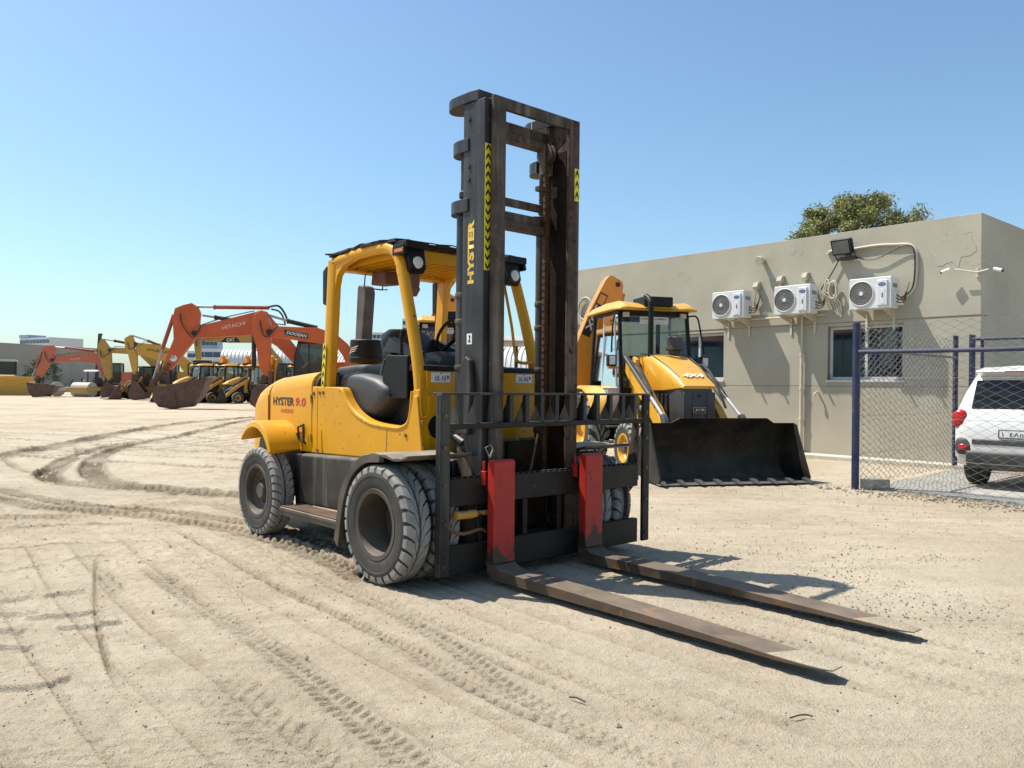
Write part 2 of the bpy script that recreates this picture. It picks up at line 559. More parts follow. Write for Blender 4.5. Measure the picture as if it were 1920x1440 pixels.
def ground_mesh():
    rows = np.concatenate([np.linspace(1.4 ** -.5, 40.0 ** -.5, 1200) ** -2, np.linspace(40.6, 60, 24), np.linspace(62, 150, 24)])
    cols = np.concatenate([np.linspace(-1.7, -.69, 46)[:-1], np.linspace(-.69, .69, 600), np.linspace(.69, 1.7, 46)[1:]])
    Yg, Ug = np.meshgrid(rows, cols, indexing='ij')
    X, Y = (Ug * Yg).ravel(), Yg.ravel()
    n = X.size
    Z = base_z(X, Y)
    dis = np.zeros(n)
    near = sst(60, 12, Y)
    # long swells, lumps, crumbs
    Z += 0.030 * perlin(X * .35, Y * .35, 1) * sst(1, 6, Y) + 0.014 * perlin(X * 1.1, Y * 1.1, 2)
    # graded streaks running with the traffic
    ca, sa = math.cos(R(-52)), math.sin(R(-52))
    S, T = X * ca + Y * sa, -X * sa + Y * ca
    mask = sst(-.25, .35, perlin(X * .33 + 9, Y * .33, 3))
    left = sst(.4, -1.4, X)
    Z += near * (0.010 * perlin(S * .4, T * 4.5, 4) + 0.006 * perlin(S * .6, T * 14, 5)) * (0.5 + .7 * left) + sst(80, 14, Y) * .022 * sst(8, 16, Y) * (perlin(X * .5, Y * 1.3, 60) + .6 * perlin(X * 1.3, Y * 3.1, 61))
    rid = 1 - np.abs(perlin(X * 2.3, Y * 4.2, 6)) * 2.2
    Z += near * 0.016 * np.clip(rid, 0, 1) ** 3 * left * (0.2 + mask)
    rid2 = 1 - np.abs(perlin(X * 5 + .4 * Y, Y * 11, 8)) * 2.4
    Z += near * 0.012 * np.clip(rid2, 0, 1) ** 3 * (0.25 + left * .9) * (0.3 + mask)
    Z += near * (0.0065 * perlin(X * 14, Y * 14, 9) + 0.0042 * perlin(X * 34, Y * 34, 10) * (0.5 + mask))
    cr = perlin(X * 21, Y * 21, 11)
    Z += near * 0.022 * np.clip(cr - .34, 0, 1) * (0.4 + 1.2 * mask)
    pit = perlin(X * 9 + 40, Y * 9, 12)
    Z -= near * 0.02 * np.clip(pit - .42, 0, 1) * (0.3 + left)
    def track(pts, w, depth, period=0, amp=0, ridge=.012, chev=.6, dk=.5, rough=.006, dots=False, seed=0):
        nonlocal Z, dis
        P = np.array([p[:2] for p in bez([(a, b, 0) for a, b in pts], 10)])
        best = np.full(n, 1e9)
        ss = np.zeros(n)
        sd = np.zeros(n)
        acc = 0.0
        for a, b in zip(P[:-1], P[1:]):
            L = np.hypot(*(b - a))
            if L < 1e-6:
                continue
            t = (b - a) / L
            pad = w * 1.6 + .1
            idx = np.nonzero((X > min(a[0], b[0]) - pad) & (X < max(a[0], b[0]) + pad) & (Y > min(a[1], b[1]) - pad) & (Y < max(a[1], b[1]) + pad))[0]
            if idx.size:
                dx, dy = X[idx] - a[0], Y[idx] - a[1]
                s = np.clip(dx * t[0] + dy * t[1], 0, L)
                ex, ey = dx - s * t[0], dy - s * t[1]
                d = np.hypot(ex, ey)
                up = d < best[idx]
                j = idx[up]
                best[j] = d[up]
                ss[j] = acc + s[up]
                sd[j] = (ex[up] * -t[1] + ey[up] * t[0])
            acc += L
        i = np.nonzero(best < w * 1.5 + .08)[0]
        d, s, q = best[i], ss[i], sd[i]
        wob = 1 + .25 * perlin(s * 2.1, q * 0 + seed, 20 + seed)
        inn = sst(w * .5 * 1.08, w * .5 * .86, d * wob)
        fade = sst(0, .5, s) * sst(0, .5, acc - s) * (0.55 + .9 * np.clip(perlin(s * .8, q * 0 + 3.3 + seed, 21) + .4, 0, 1))
        z = -depth * inn * fade
        edge = np.exp(-((d - w * .56) / (.10 * w + .012)) ** 2)
        z += ridge * edge * fade * (0.5 + perlin(s * 7, q * 3, 22 + seed))
        if period:
            ph = s / period + chev * np.abs(q) / period
            if dots:
                z += amp * inn * fade * np.maximum(0, np.sin(2 * np.pi * ph)) ** 3 * np.sign(.3 + perlin(s * 1.3, q * 0, 33))
            else:
                sq = np.tanh(5 * np.sin(2 * np.pi * ph))
                z += amp * sq * inn * fade * sst(0, .03, np.abs(q))
        z += rough * inn * perlin(X[i] * 22, Y[i] * 22, 23) * fade
        Z[i] += z
        dis[i] = np.maximum(dis[i], dk * np.clip(inn + .5 * edge, 0, 1) * fade)
    track([(-9.16, 13.65), (-9.58, 15.18), (-9.9, 17.11), (-10.25, 19.24), (-11.02, 22.94), (-11.55, 26.6), (-11.76, 30.28), (-11.0, 36)], .55, .05, .2, .02, .05, dk=1.0, rough=.03, seed=1)
    track([(-10.3, 36), (-10.52, 32.63), (-9.56, 25.96), (-8.84, 21.34), (-8.71, 18.92), (-8.11, 16.23), (-7.18, 13.87), (-6.29, 12.2), (-5.51, 11.26), (-4.68, 10.79), (-3.98, 10.47), (-3.0, 9.9)], .34, .05, .14, .018, .045, dk=1.0, rough=.03, seed=2)
    track([(-9.0, 19.9), (-8.75, 17.2), (-8.2, 15.0), (-7.5, 13.3), (-6.9, 12.0), (-6.1, 11.2), (-5.2, 10.75), (-4.3, 10.35), (-3.2, 9.9)], .30, .045, .14, .018, .045, dk=1.0, rough=.03, seed=3)
    track([(-9.51, 15.07), (-8.2, 13.4), (-7.29, 12.33)], .12, .02, .1, .008, .015, dk=.6, seed=4)
    track([(-9.4, 17.6), (-8.12, 15.24), (-7.51, 13.28), (-7.1, 12.1)], .16, .03, .1, .01, .02, dk=.7, rough=.015, seed=5)
    track([(-7.32, 12.1), (-6.38, 11.56), (-5.62, 11.25), (-4.73, 10.9)], .14, .02, .08, .01, .012, dk=.6, seed=6)
    T3 = [(-7.31, 10.69), (-6.07, 9.61), (-5.12, 8.96), (-4.48, 8.74), (-3.93, 8.56), (-3.36, 8.25), (-2.8, 7.91), (-2.36, 7.51), (-1.82, 6.96), (-1.31, 6.28), (-0.88, 5.66)]
    track(T3, .24, .018, .115, .022, .024, chev=.7, dk=.7, seed=7)
    track([(a + .20, b + .24) for a, b in T3], .24, .018, .115, .022, .024, chev=-.7, dk=.65, seed=8)
    track([(-4.78, 8.99), (-4.12, 9.24), (-3.58, 9.4), (-2.98, 8.92), (-2.5, 8.3)], .22, .008, .08, .008, .012, dk=.3, seed=9)
    track([(-2.81, 6.21), (-2.38, 5.67), (-1.95, 5.13), (-1.66, 4.79), (-1.2, 4.19), (-0.74, 3.56), (-0.39, 3.06), (-0.1, 2.6)], .15, .004, .066, .0085, .006, chev=.3, dk=.25, seed=10)
    track([(-3.2, 6.2), (-2.85, 5.75), (-2.5, 5.3)], .10, .006, .060, .012, .006, chev=.3, dk=.2, seed=11)
    track([(-1.5, 4.0), (-1.1, 3.45), (-.75, 3.0), (-.5, 2.6)], .30, .003, .11, .0035, .004, chev=.9, dk=.14, seed=12)
    track([(-3.31, 7.88), (-2.48, 6.77), (-1.74, 5.78), (-1.21, 5.16), (-0.77, 4.56), (-0.48, 4.17), (-0.24, 3.84), (0.01, 3.52), (0.31, 3.24), (.6, 2.9)], .06, .004, .085, -.018, .005, dk=.4, dots=True, seed=13)
    track([(-3.0, 8.0), (-2.2, 6.95), (-1.5, 6.0), (-.95, 5.3), (-.45, 4.65), (.0, 4.05), (.4, 3.6)], .05, .003, .08, -.012, .004, dk=.3, dots=True, seed=14)
    track([(-1.18, 5.65), (-0.63, 4.88), (-0.27, 4.3), (0.01, 3.77), (0.3, 3.3)], .12, .003, .065, .006, .004, chev=.4, dk=.18, seed=15)
    track([(-3.35, 6.6), (-3.19, 6.23), (-2.86, 5.58), (-2.52, 4.93), (-2.23, 4.42), (-1.98, 4.0), (-1.75, 3.66)], .022, .022, 0, 0, .008, dk=.7, rough=0, seed=16)
    track([(-4.6, 5.3), (-3.82, 5.82), (-3.56, 6.17), (-3.33, 6.52), (-2.92, 6.75), (-2.2, 6.9)], .05, .012, 0, 0, .016, dk=.3, seed=17)
    track([(-5.2, 5.9), (-4.4, 6.5), (-3.7, 7.0), (-2.9, 7.15)], .07, .014, 0, 0, .016, dk=.35, seed=18)
    track([(-6.4, 6.9), (-5.2, 7.6), (-4.2, 8.0), (-3.5, 8.1)], .10, .014, 0, 0, .02, dk=.35, rough=.012, seed=19)
    track([(-5.6, 8.3), (-4.9, 8.4), (-4.3, 8.35)], .25, .012, .09, .012, .012, dk=.4, seed=24)
    # older parallel wheel lines sweeping past the truck
    for k in range(16):
        o = -2.0 + k * .33 + rnd.uniform(-.08, .08)
        track([(-3.6 + o * .75, 7.4 + o * .62), (-2.2 + o * .8, 5.5 + o * .58), (-.9 + o * .85, 3.9 + o * .5), (.3 + o * .9, 2.5 + o * .45)], rnd.uniform(.03, .09), .008, rnd.choice((0, .06, .08)), .007, .009, dk=.22, seed=30 + k)
    for k in range(11):
        o = k * 1.15
        track([(-18 + o * .9, 17 + o * 1.6 + rnd.uniform(-.6, .6)), (-13 + o * .7, 16.5 + o * 1.3), (-8.6 + o * .5, 15.0 + o), (-4 + o * .4, 13.2 + o)], rnd.uniform(.08, .22), .03, 0, 0, .035, dk=.6, rough=.02, seed=50 + k)
    for k in range(9):
        track([(-13 + k * .9, 13.5 + k * .4), (-10.5 + k * .9, 17 + k * .5), (-9 + k * .9, 22 + k * .8), (-8 + k, 30)], rnd.uniform(.06, .14), .025, 0, 0, .025, dk=.55, rough=.015, seed=70 + k)
    # dozer-lug steps pressed into the crust, lower left
    for k, (x, y, a, L) in enumerate(((-3.02, 4.84, 24, .36), (-2.66, 4.82, 30, .42), (-2.88, 4.50, 14, .34), (-2.42, 4.66, 33, .36), (-2.75, 4.22, 20, .5), (-3.25, 5.15, 20, .34), (-2.95, 5.35, 36, .26), (-2.2, 3.72, 26, .34))):
        c, s_ = math.cos(R(a)), math.sin(R(a))
        U, V = (X - x) * c + (Y - y) * s_, -(X - x) * s_ + (Y - y) * c
        V = V + .05 * perlin(U * 3.3, U * 0 + k + .37, 91) + .012 * perlin(X * 17, Y * 17, 92) - .35 * U * U * (1 if k % 2 else -1) / L
        on = sst(L * .5, L * .42, np.abs(U))
        step = on * np.where(V > 0, np.exp(-V / .10), np.exp(V / .008) * 1.3 - .3 * np.exp(V / .05))
        Z += .026 * step
    inside = (X > -1.2) & (X < 1.2) & (Y > 5.2) & (Y < 8.5)
    # fade to the coarse sheet at the rims
    rim = np.minimum(sst(1.7, 1.5, np.abs(Ug)).ravel(), sst(150, 120, Y))
    Z = Z * rim + (base_z(X, Y) - .03) * (1 - rim)
    nr, nc = rows.size, cols.size
    me = bpy.data.meshes.new('ground')
    co = np.stack([X, Y, Z], 1).astype(np.float32)
    ii = np.arange(nr * nc).reshape(nr, nc)
    quads = np.stack([ii[:-1, :-1], ii[:-1, 1:], ii[1:, 1:], ii[1:, :-1]], -1).reshape(-1, 4)
    me.vertices.add(n)
    me.vertices.foreach_set('co', co.ravel())
    nq = quads.shape[0]
    me.loops.add(nq * 4)
    me.loops.foreach_set('vertex_index', quads.ravel().astype(np.int32))
    me.polygons.add(nq)
    me.polygons.foreach_set('loop_start', np.arange(0, nq * 4, 4, dtype=np.int32))
    me.polygons.foreach_set('use_smooth', np.ones(nq, dtype=bool))
    me.update(calc_edges=True)
    at = me.attributes.new('disturbed', 'FLOAT', 'POINT')
    at.data.foreach_set('value', dis.astype(np.float32))
    me.validate()
    return me

def sand_material():
    m = bpy.data.materials.new('packed_sand')
    m.use_nodes = True
    nt = m.node_tree
    N, Lk = nt.nodes, nt.links
    b = N['Principled BSDF']
    b.inputs['Roughness'].default_value = .95
    b.inputs['Specular IOR Level'].default_value = .15
    tc = N.new('ShaderNodeTexCoord')
    def noise(sc, det=6.0, dist=0.0):
        n = N.new('ShaderNodeTexNoise')
        n.inputs['Scale'].default_value = sc
        n.inputs['Detail'].default_value = det
        n.inputs['Roughness'].default_value = .6
        n.inputs['Distortion'].default_value = dist
        Lk.new(tc.outputs['Object'], n.inputs['Vector'])
        return n.outputs['Fac']
    def ramp(src, els):
        r = N.new('ShaderNodeValToRGB')
        e = r.color_ramp.elements
        e[0].position, e[0].color = els[0][0], (*els[0][1], 1)
        e[1].position, e[1].color = els[-1][0], (*els[-1][1], 1)
        for p, c in els[1:-1]:
            q = e.new(p)
            q.color = (*c, 1)
        Lk.new(src, r.inputs[0])
        return r.outputs[0]
    def mix(f, a, bb, mode='MIX'):
        x = N.new('ShaderNodeMix')
        x.data_type = 'RGBA'
        x.blend_type = mode
        for s, v in ((0, f), (6, a), (7, bb)):
            if isinstance(v, bpy.types.NodeSocket):
                Lk.new(v, x.inputs[s])
            elif s == 0:
                x.inputs[0].default_value = v
            else:
                x.inputs[s].default_value = (*v, 1)
        return x.outputs[2]
    col = ramp(noise(.55, 8), ((.28, (0.363, 0.296, 0.206)), (.5, (0.455, 0.380, 0.275)), (.72, (0.536, 0.459, 0.343))))
    col = mix(ramp(noise(3.2, 8, .3), ((.48, (0, 0, 0)), (.74, (.7, .7, .7)))), col, (0.327, 0.260, 0.181))
    for ang, sc_ in ((52, (.35, 5, 1)), (20, (.5, 3.5, 1)), (-8, (.25, 2.2, 1))):
        mp = N.new('ShaderNodeMapping')
        mp.inputs['Rotation'].default_value = (0, 0, R(ang))
        mp.inputs['Scale'].default_value = sc_
        Lk.new(tc.outputs['Object'], mp.inputs[0])
        n_ = N.new('ShaderNodeTexNoise')
        n_.inputs['Scale'].default_value = 1.6
        n_.inputs['Detail'].default_value = 9
        n_.inputs['Roughness'].default_value = .65
        Lk.new(mp.outputs[0], n_.inputs['Vector'])
        col = mix(ramp(n_.outputs['Fac'], ((.52, (0, 0, 0)), (.72, (.55, .55, .55)))), col, (0.323, 0.260, 0.186))
    col = mix(ramp(noise(.17, 4), ((.45, (0, 0, 0)), (.7, (.6, .6, .6)))), col, (0.573, 0.494, 0.380))
    col = mix(ramp(noise(42, 4), ((.56, (0, 0, 0)), (.74, (.45, .45, .45)))), col, (0.267, 0.210, 0.149))
    col = mix(ramp(noise(70, 3), ((.60, (0, 0, 0)), (.75, (.6, .6, .6)))), col, (0.633, 0.556, 0.437))
    vo = N.new('ShaderNodeTexVoronoi')
    vo.inputs['Scale'].default_value = 26
    Lk.new(tc.outputs['Object'], vo.inputs['Vector'])
    sp = ramp(vo.outputs['Distance'], ((.06, (1, 1, 1)), (.14, (0, 0, 0))))
    spm = mix(1.0, sp, ramp(noise(1.4, 4), ((.52, (0, 0, 0)), (.66, (.8, .8, .8)))), 'MULTIPLY')
    col = mix(spm, col, (0.152, 0.123, 0.093))
    for vs_, lo_, hi_, ns_, cc in ((55, .10, .20, 2.3, (0.187, 0.151, 0.112)), (12, .035, .075, .9, (0.134, 0.111, 0.082)), (34, .08, .15, 3.1, (0.523, 0.469, 0.385))):
        vo = N.new('ShaderNodeTexVoronoi')
        vo.inputs['Scale'].default_value = vs_
        vo.inputs['Randomness'].default_value = 1.0
        Lk.new(tc.outputs['Object'], vo.inputs['Vector'])
        sp = ramp(vo.outputs['Distance'], ((lo_, (1, 1, 1)), (hi_, (0, 0, 0))))
        col = mix(mix(1.0, sp, ramp(noise(ns_, 5), ((.44, (0, 0, 0)), (.60, (.75, .75, .75)))), 'MULTIPLY'), col, cc)
    at = N.new('ShaderNodeAttribute')
    at.attribute_name = 'disturbed'
    dm = mix(1.0, at.outputs['Fac'], ramp(noise(9, 6), ((.3, (.7, .7, .7)), (.7, (1, 1, 1)))), 'MULTIPLY')
    col = mix(dm, col, (.150, .117, .077))
    Lk.new(col, b.inputs['Base Color'])
    bp = N.new('ShaderNodeBump')
    bp.inputs['Strength'].default_value = 1.0
    bp.inputs['Distance'].default_value = .015
    h = N.new('ShaderNodeMath')
    h.operation = 'ADD'
    Lk.new(noise(38, 8), h.inputs[0])
    Lk.new(noise(120, 5), h.inputs[1])
    Lk.new(h.outputs[0], bp.inputs['Height'])
    Lk.new(bp.outputs[0], b.inputs['Normal'])
    return m

M['sand'] = sand_material()
gme = ground_mesh()
gme.materials.append(M['sand'])
ground = bpy.data.objects.new('ground', gme)
COL.objects.link(ground)
ground['kind'] = 'structure'
gx = [-1500, -400, -150, -60, -36, -32, -28, 0, 60, 150, 400, 1500]
gy = [-600, -60, 0, 20, 48, 52, 58, 64, 120, 300, 800, 2600]
mb = MB()
mb.add([(x, y, tz(x, y) - .06) for y in gy for x in gx], [(j * 12 + i, j * 12 + i + 1, (j + 1) * 12 + i + 1, (j + 1) * 12 + i) for j in range(11) for i in range(11)])
struct('terrain', mb, M['sand'], smooth=0)

# loose stones
mb = MB()
for k in range(3500):
    if k >= 2600:         # gravelly patch right of the truck
        y = rnd.gauss(5.7, .75)
        x = .50 * y + rnd.gauss(.15, .55)
        r = rnd.uniform(.004, .010)
    elif k < 900:
        y = 1.9 + 9 * rnd.random() ** 1.3
        x = rnd.uniform(-.68, .68) * y
        r = rnd.uniform(.003, .008) * (1 + (rnd.random() < .06) * 1.2)
    elif k < 1400:       # along the fence foot
        t = rnd.uniform(-.6, 3.2)
        x, y = 4.9 + .669 * t + rnd.gauss(0, .25) * .74, 11.55 - .743 * t + rnd.gauss(0, .25) - .25
        r = rnd.uniform(.008, .022) * (1 + (rnd.random() < .05) * 1.2)
    else:
        y = rnd.uniform(5, 14)
        x = rnd.uniform(.1, .62) * y
        r = rnd.uniform(.004, .011)
    q = [rnd.uniform(.6, 1.3) for _ in range(6)]
    z = tz(x, y) + r * .3
    a = rnd.uniform(0, 3)
    c, s = math.cos(a), math.sin(a)
    pts = [(r * q[0], 0, 0), (0, r * q[1], 0), (-r * q[2], 0, 0), (0, -r * q[3], 0), (0, 0, r * .8 * q[4]), (0, 0, -r)]
    mb.add([(x + px * c - py * s, y + px * s + py * c, z + pz) for px, py, pz in pts], [(0, 1, 4), (1, 2, 4), (2, 3, 4), (3, 0, 4), (1, 0, 5), (2, 1, 5), (3, 2, 5), (0, 3, 5)])
o = mb.build('pebbles', pm('pebble', (.30, .25, .19), .9, var=.4, scale=3), smooth=0)
tag(o, 'small loose stones scattered over the pale sandy yard', 'pebbles', None, 'stuff')

for k, (x, y, a, L) in enumerate(((1.24, 3.45, 20, .10), (.30, 3.62, -35, .07))):
    mb = MB()
    c, s = math.cos(R(a)), math.sin(R(a))
    mb.tube(bez([(x - c * L * .5, y - s * L * .5, .012), (x, y, .018), (x + c * L * .4, y + s * L * .4, .014), (x + c * L * .5 + .01, y + s * L * .5 - .015, .012)], 4), .0035, n=6)
    o = mb.build('twig', pm('dry_twig', (.06, .035, .022), .8, var=.3))
    tag(o, ('short dark twig on the sand in front of the fork tips', 'thin dark twig on the sand left of the near fork tip')[k], 'twig', 'twigs lying on the sand')

# crumbled clods thrown up along the tracks
nc_ = 9000
rs_ = np.random.RandomState(5)
cy = 1.9 + 11 * rs_.rand(nc_ * 3) ** 1.5
cx = (rs_.rand(nc_ * 3) * 1.36 - .70) * cy
keep = perlin(cx * .9 + 3, cy * .9, 44) + .8 * perlin(cx * 3.1, cy * 3.1, 45) + .35 * (cx < 0) + .25 * rs_.randn(nc_ * 3) > .28
cx, cy = cx[keep][:nc_], cy[keep][:nc_]
cr = (0.0018 + .0048 * rs_.rand(cx.size) ** 3) * np.clip(.55 + cy * .14, .6, 1.6)
qq = .6 + .8 * rs_.rand(cx.size, 6)
base = np.array([(1, 0, 0), (0, 1, 0), (-1, 0, 0), (0, -1, 0), (0, 0, .8), (0, 0, -.6)])
V = base[None] * (cr[:, None] * qq)[:, :, None]
aa = rs_.rand(cx.size) * 6.28
ca_, sa_ = np.cos(aa)[:, None], np.sin(aa)[:, None]
V = np.stack([V[:, :, 0] * ca_ - V[:, :, 1] * sa_ + cx[:, None], V[:, :, 0] * sa_ + V[:, :, 1] * ca_ + cy[:, None], V[:, :, 2] + cr[:, None] * .25], -1).reshape(-1, 3)
# sit each clod on the relief of the ground sheet
gco = np.empty(len(gme.vertices) * 3, dtype=np.float32)
gme.vertices.foreach_get('co', gco)
gco = gco.reshape(-1, 3)
ncol = 600 + 45 + 45
gr, gc = gco[::ncol, 1], gco[:ncol, 0] / gco[0, 1]
ri = np.clip(np.searchsorted(gr, cy), 0, gr.size - 1)
ci = np.clip(np.searchsorted(gc, cx / cy), 0, gc.size - 1)
V[:, 2] += np.repeat(gco[ri * ncol + ci, 2], 6)
fb = np.array([(0, 1, 4), (1, 2, 4), (2, 3, 4), (3, 0, 4), (1, 0, 5), (2, 1, 5), (3, 2, 5), (0, 3, 5)])
Fc = (fb[None] + 6 * np.arange(cx.size)[:, None, None]).reshape(-1, 3)
cme = bpy.data.meshes.new('sand_clods')
cme.from_pydata(V.tolist(), [], Fc.tolist())
cme.materials.append(pm('sand_clod', (.40, .34, .245), .95, var=.2, scale=5, spec=.1))
o = bpy.data.objects.new('sand_clods', cme)
COL.objects.link(o)
tag(o, 'small crumbs of sand lying loose over the yard', 'sand', None, 'stuff')
# ---------------------------------------------------------------- forklift (x forward, y to its left, origin under the front axle)
FK = thing('forklift', 'large yellow forklift truck with tall black mast and red fork shanks', 'forklift', (-.10, 6.531, 0), -48)

def wheel(parent, name, x, y, R_, W, side, rim, dish, N=34, hub=(.10, .05), tm='tyre', rm='rim', hm='hubgrey', lug=.022, gap=.15, slant=.40, cache={}):
    w = sub(name, parent, (x, y, R_ - .008))
    key = (R_, W, rim, N, lug, gap, slant, tm)
    if key not in cache:
        tmb = tyre_mb(R_, W, rim, N, lug, slant, gap)
        me_ = tmb.mesh('tyre', M[tm], 30)
        if tm == 'tyre':
            me_.materials.append(M['tread'])
            for f_ in me_.polygons[tmb.n_wall:]:
                f_.material_index = 1
        cache[key] = me_
    t = bpy.data.objects.new('tyre', cache[key])
    COL.objects.link(t)
    t.parent = w
    t.rotation_euler = (0, rnd.uniform(0, 6), 0)
    rim_mb(rim, W, side, dish).build('rim', M[rm], w, smooth=30)
    if hub:
        hub_mb(hub[0], side, side * (W / 2 - dish - .01), hub[1]).build('hub', M[hm], w)
    return w

for s in (-1, 1):
    wheel(FK, 'front_wheel', 0, s * 1.068, .425, .205, s, .235, .26, N=27, gap=.17)
    wheel(FK, 'front_wheel', 0, s * .815, .425, .205, s, .235, .10, N=27, gap=.17, hub=None)
    wheel(FK, 'rear_wheel', -2.35, s * .884, .412, .20, s, .232, .09, hub=(.085, .06), hm='rim')

# chassis and axle
mb = MB()
mb.box(-2.75, -.45, -.60, .60, .34, .80)
mb.box(-.45, .14, -.58, .58, .22, .86)
mb.cyl((0, -1.0, .417), (0, 1.0, .417), .11, n=16)
mb.cyl((-2.35, -.80, .404), (-2.35, .80, .404), .08, n=12)
mb.build('chassis', M['black'], FK, bevel=.02)
for s in (-1, 1):
    mb = MB()
    mb.prism([(-1.90, .31), (-1.92, .775), (-.95, .80), (-.55, .84), (-.52, .34)], 'y', s * .60, s * .76)
    mb.build('side_skirt', M['skirt'], FK, bevel=.035, seg=3)
    mb = MB()
    mb.prism([(-2.10, .76), (-1.95, .765), (-1.95, .24), (-2.03, .20)], 'y', s * .60, s * .735)
    mb.build('mud_flap', M['black'], FK, bevel=.01)
    # step with cleated tread
    st = sub('step', FK)
    mb = MB()
    mb.box(-1.90, -.78, s * .74, s * .96, .235, .275)
    mb.prism([(-1.90, .275), (-1.88, .31), (-.80, .31), (-.78, .275)], 'y', s * .74, s * .97)
    mb.build('step_body', M['brownfender'], st, bevel=.008)
    for k in range(24):
        mb = MB()
        x = -1.86 + k * .0455
        mb.box(x, x + .02, s * .755, s * .962, .308, .320)
        mb.build('cleat', M['rust'], st)
    # front fender, a bent sheet
    path = bez([(-.56, 0, .24), (-.52, 0, .45), (-.46, 0, .64), (-.34, 0, .80), (-.16, 0, .90), (.06, 0, .925), (.26, 0, .905), (.40, 0, .93)], 5)
    mb = MB()
    secs = []
    for i, (x, _, z) in enumerate(path):
        dz = .012 * math.sin(i * 1.7)
        secs.append([(x, s * .60, z), (x, s * 1.165, z + dz * .4), (x * .965, s * 1.165, z - .022), (x * .965, s * .60, z - .022)])
    mb.loft(secs)
    mb.build('front_fender', M['brownfender'], FK, bevel=.004)
    mb = MB()
    a = bez([(-.56, 0, .24), (-.52, 0, .45), (-.46, 0, .64), (-.34, 0, .80), (-.16, 0, .90), (.06, 0, .925)], 5)
    mb.loft([[(x, s * 1.13, z - .01), (x, s * 1.17, z - .01), (x * .90, s * 1.17, z - .06), (x * .90, s * 1.13, z - .06)] for x, _, z in a])
    mb.build('fender_lip', M['brownfender'], FK)

# counterweight and bonnet
def sec(x, w, zt, zb, r, rb=.02):
    return [(x, y, z) for y, z in rrect(-w, w, zb, zt, r, 5, rb)]
mb = MB()
mb.loft([sec(-3.34, .34, 1.05, .60, .10, .08), sec(-3.325, .46, 1.15, .55, .14, .08), sec(-3.27, .555, 1.24, .52, .17, .06), sec(-3.17, .625, 1.325, .50, .19), sec(-3.04, .66, 1.39, .50, .19), sec(-2.88, .672, 1.435, .50, .18), sec(-2.745, .674, 1.46, .50, .17)])
mb.build('counterweight', M['yellow'], FK, bevel=.006, smooth=50)
mb = MB()
mb.loft([sec(-2.715, .672, 1.467, .79, .16), sec(-2.5, .672, 1.492, .785, .155), sec(-2.2, .672, 1.515, .782, .15), sec(-1.865, .672, 1.535, .782, .14)])
mb.build('bonnet', M['yellow'], FK, bevel=.006, smooth=50)
mb = MB()
mb.loft([sec(-2.75, .655, 1.45, .79, .16), sec(-1.80, .655, 1.52, .79, .14)])
mb.build('engine_bay', M['black'], FK)
# rear fenders over the steer wheels
for s in (-1, 1):
    mb = MB()
    secs = []
    for k in range(13):
        a = R(143 - k * 10.4)
        cx, cz = -2.395, .69
        rx, rz = .365, .375
        x, z = cx + rx * math.cos(a), cz + rz * math.sin(a)
        xi, zi = cx + (rx - .03) * math.cos(a), cz + (rz - .03) * math.sin(a)
        secs.append([(x, s * .655, z), (x, s * .94, z), (x * .9985 - .0035, s * .985, z - .012), (xi, s * .995, zi - .03), (xi, s * .97, zi - .032), (xi, s * .655, zi)])
    mb.loft(secs)
    mb.prism([(-2.02, .785), (-2.045, .80), (-2.06, .90), (-2.12, .97), (-2.02, .97)], 'y', s * .655, s * .69)
    mb.build('rear_fender', M['yellow'], FK, bevel=.004, smooth=50)
for s in (-1, 1):
    mb = MB()
    mb.prism([(-2.98, .56), (-2.90, .86), (-2.70, .95), (-2.40, 1.02), (-2.12, .95), (-2.03, .78), (-2.03, .40), (-2.75, .40)], 'y', s * .676, s * .690)
    mb.build('wheel_well', M['black'], FK)
# bonnet handle, catches and panel seams
for s in (-1, 1):
    mb = MB()
    mb.tube([(-2.00, s * .676, 1.035), (-2.07, s * .70, 1.01), (-2.055, s * .70, .90), (-1.97, s * .676, .865), (-1.955, s * .70, .88), (-1.965, s * .70, 1.02)], .011, n=6)
    mb.build('bonnet_handle', M['black'], FK)
    mb = MB()
    mb.ell((-2.10, s * .673, .862), .018, .012, .028)
    mb.build('latch', M['rust'], FK)
    for x, z in ((-1.82, 1.33), (-1.71, 1.335), (-1.645, 1.338), (-1.74, .815), (-.34, 1.02), (-.12, 1.13), (-.11, .97)):
        mb = MB()
        mb.lathe([(.016, 0), (.016, s * .006), (.0005, s * .007)], (x, s * .675, z), 'y', 12)
        mb.build('bolt', M['rust'], FK)

# cab side panels with the scooped entry
for s in (-1, 1):
    rimc = bez([(-1.36, 0, 1.39), (-1.31, 0, 1.37), (-1.22, 0, 1.27), (-1.08, 0, 1.175), (-.86, 0, 1.11), (-.55, 0, 1.088), (-.40, 0, 1.095), (-.29, 0, 1.16), (-.25, 0, 1.38)], 4)
    poly = [(-1.855, .782), (-1.855, 1.392)] + [(x, z) for x, _, z in rimc] + [(-.17, 1.38), (-.12, .90), (-.45, .862), (-.95, .80)]
    mb = MB()
    mb.prism(poly, 'y', s * .585, s * .672)
    mb.build('side_panel', M['yellow'], FK, bevel=.012, seg=3)
    mb = MB()
    mb.tube([(x - .012, s * .664, z - .018) for x, _, z in rimc], .017, n=8)
    mb.build('entry_lip', M['yellow'], FK)
    mb = MB()
    mb.prism([(-1.66, .785), (-1.650, .785), (-1.672, 1.0)], 'y', s * .67, s * .676)
    mb.build('panel_seam', M['rust'], FK)
    mb = MB()
    mb.prism([(-.10, .90), (-.20, .90), (-.30, 1.03), (-.22, 1.33), (-.17, 1.33)], 'y', s * .66, s * .69)
    mb.build('corner_plate', M['yellow'], FK, bevel=.008)

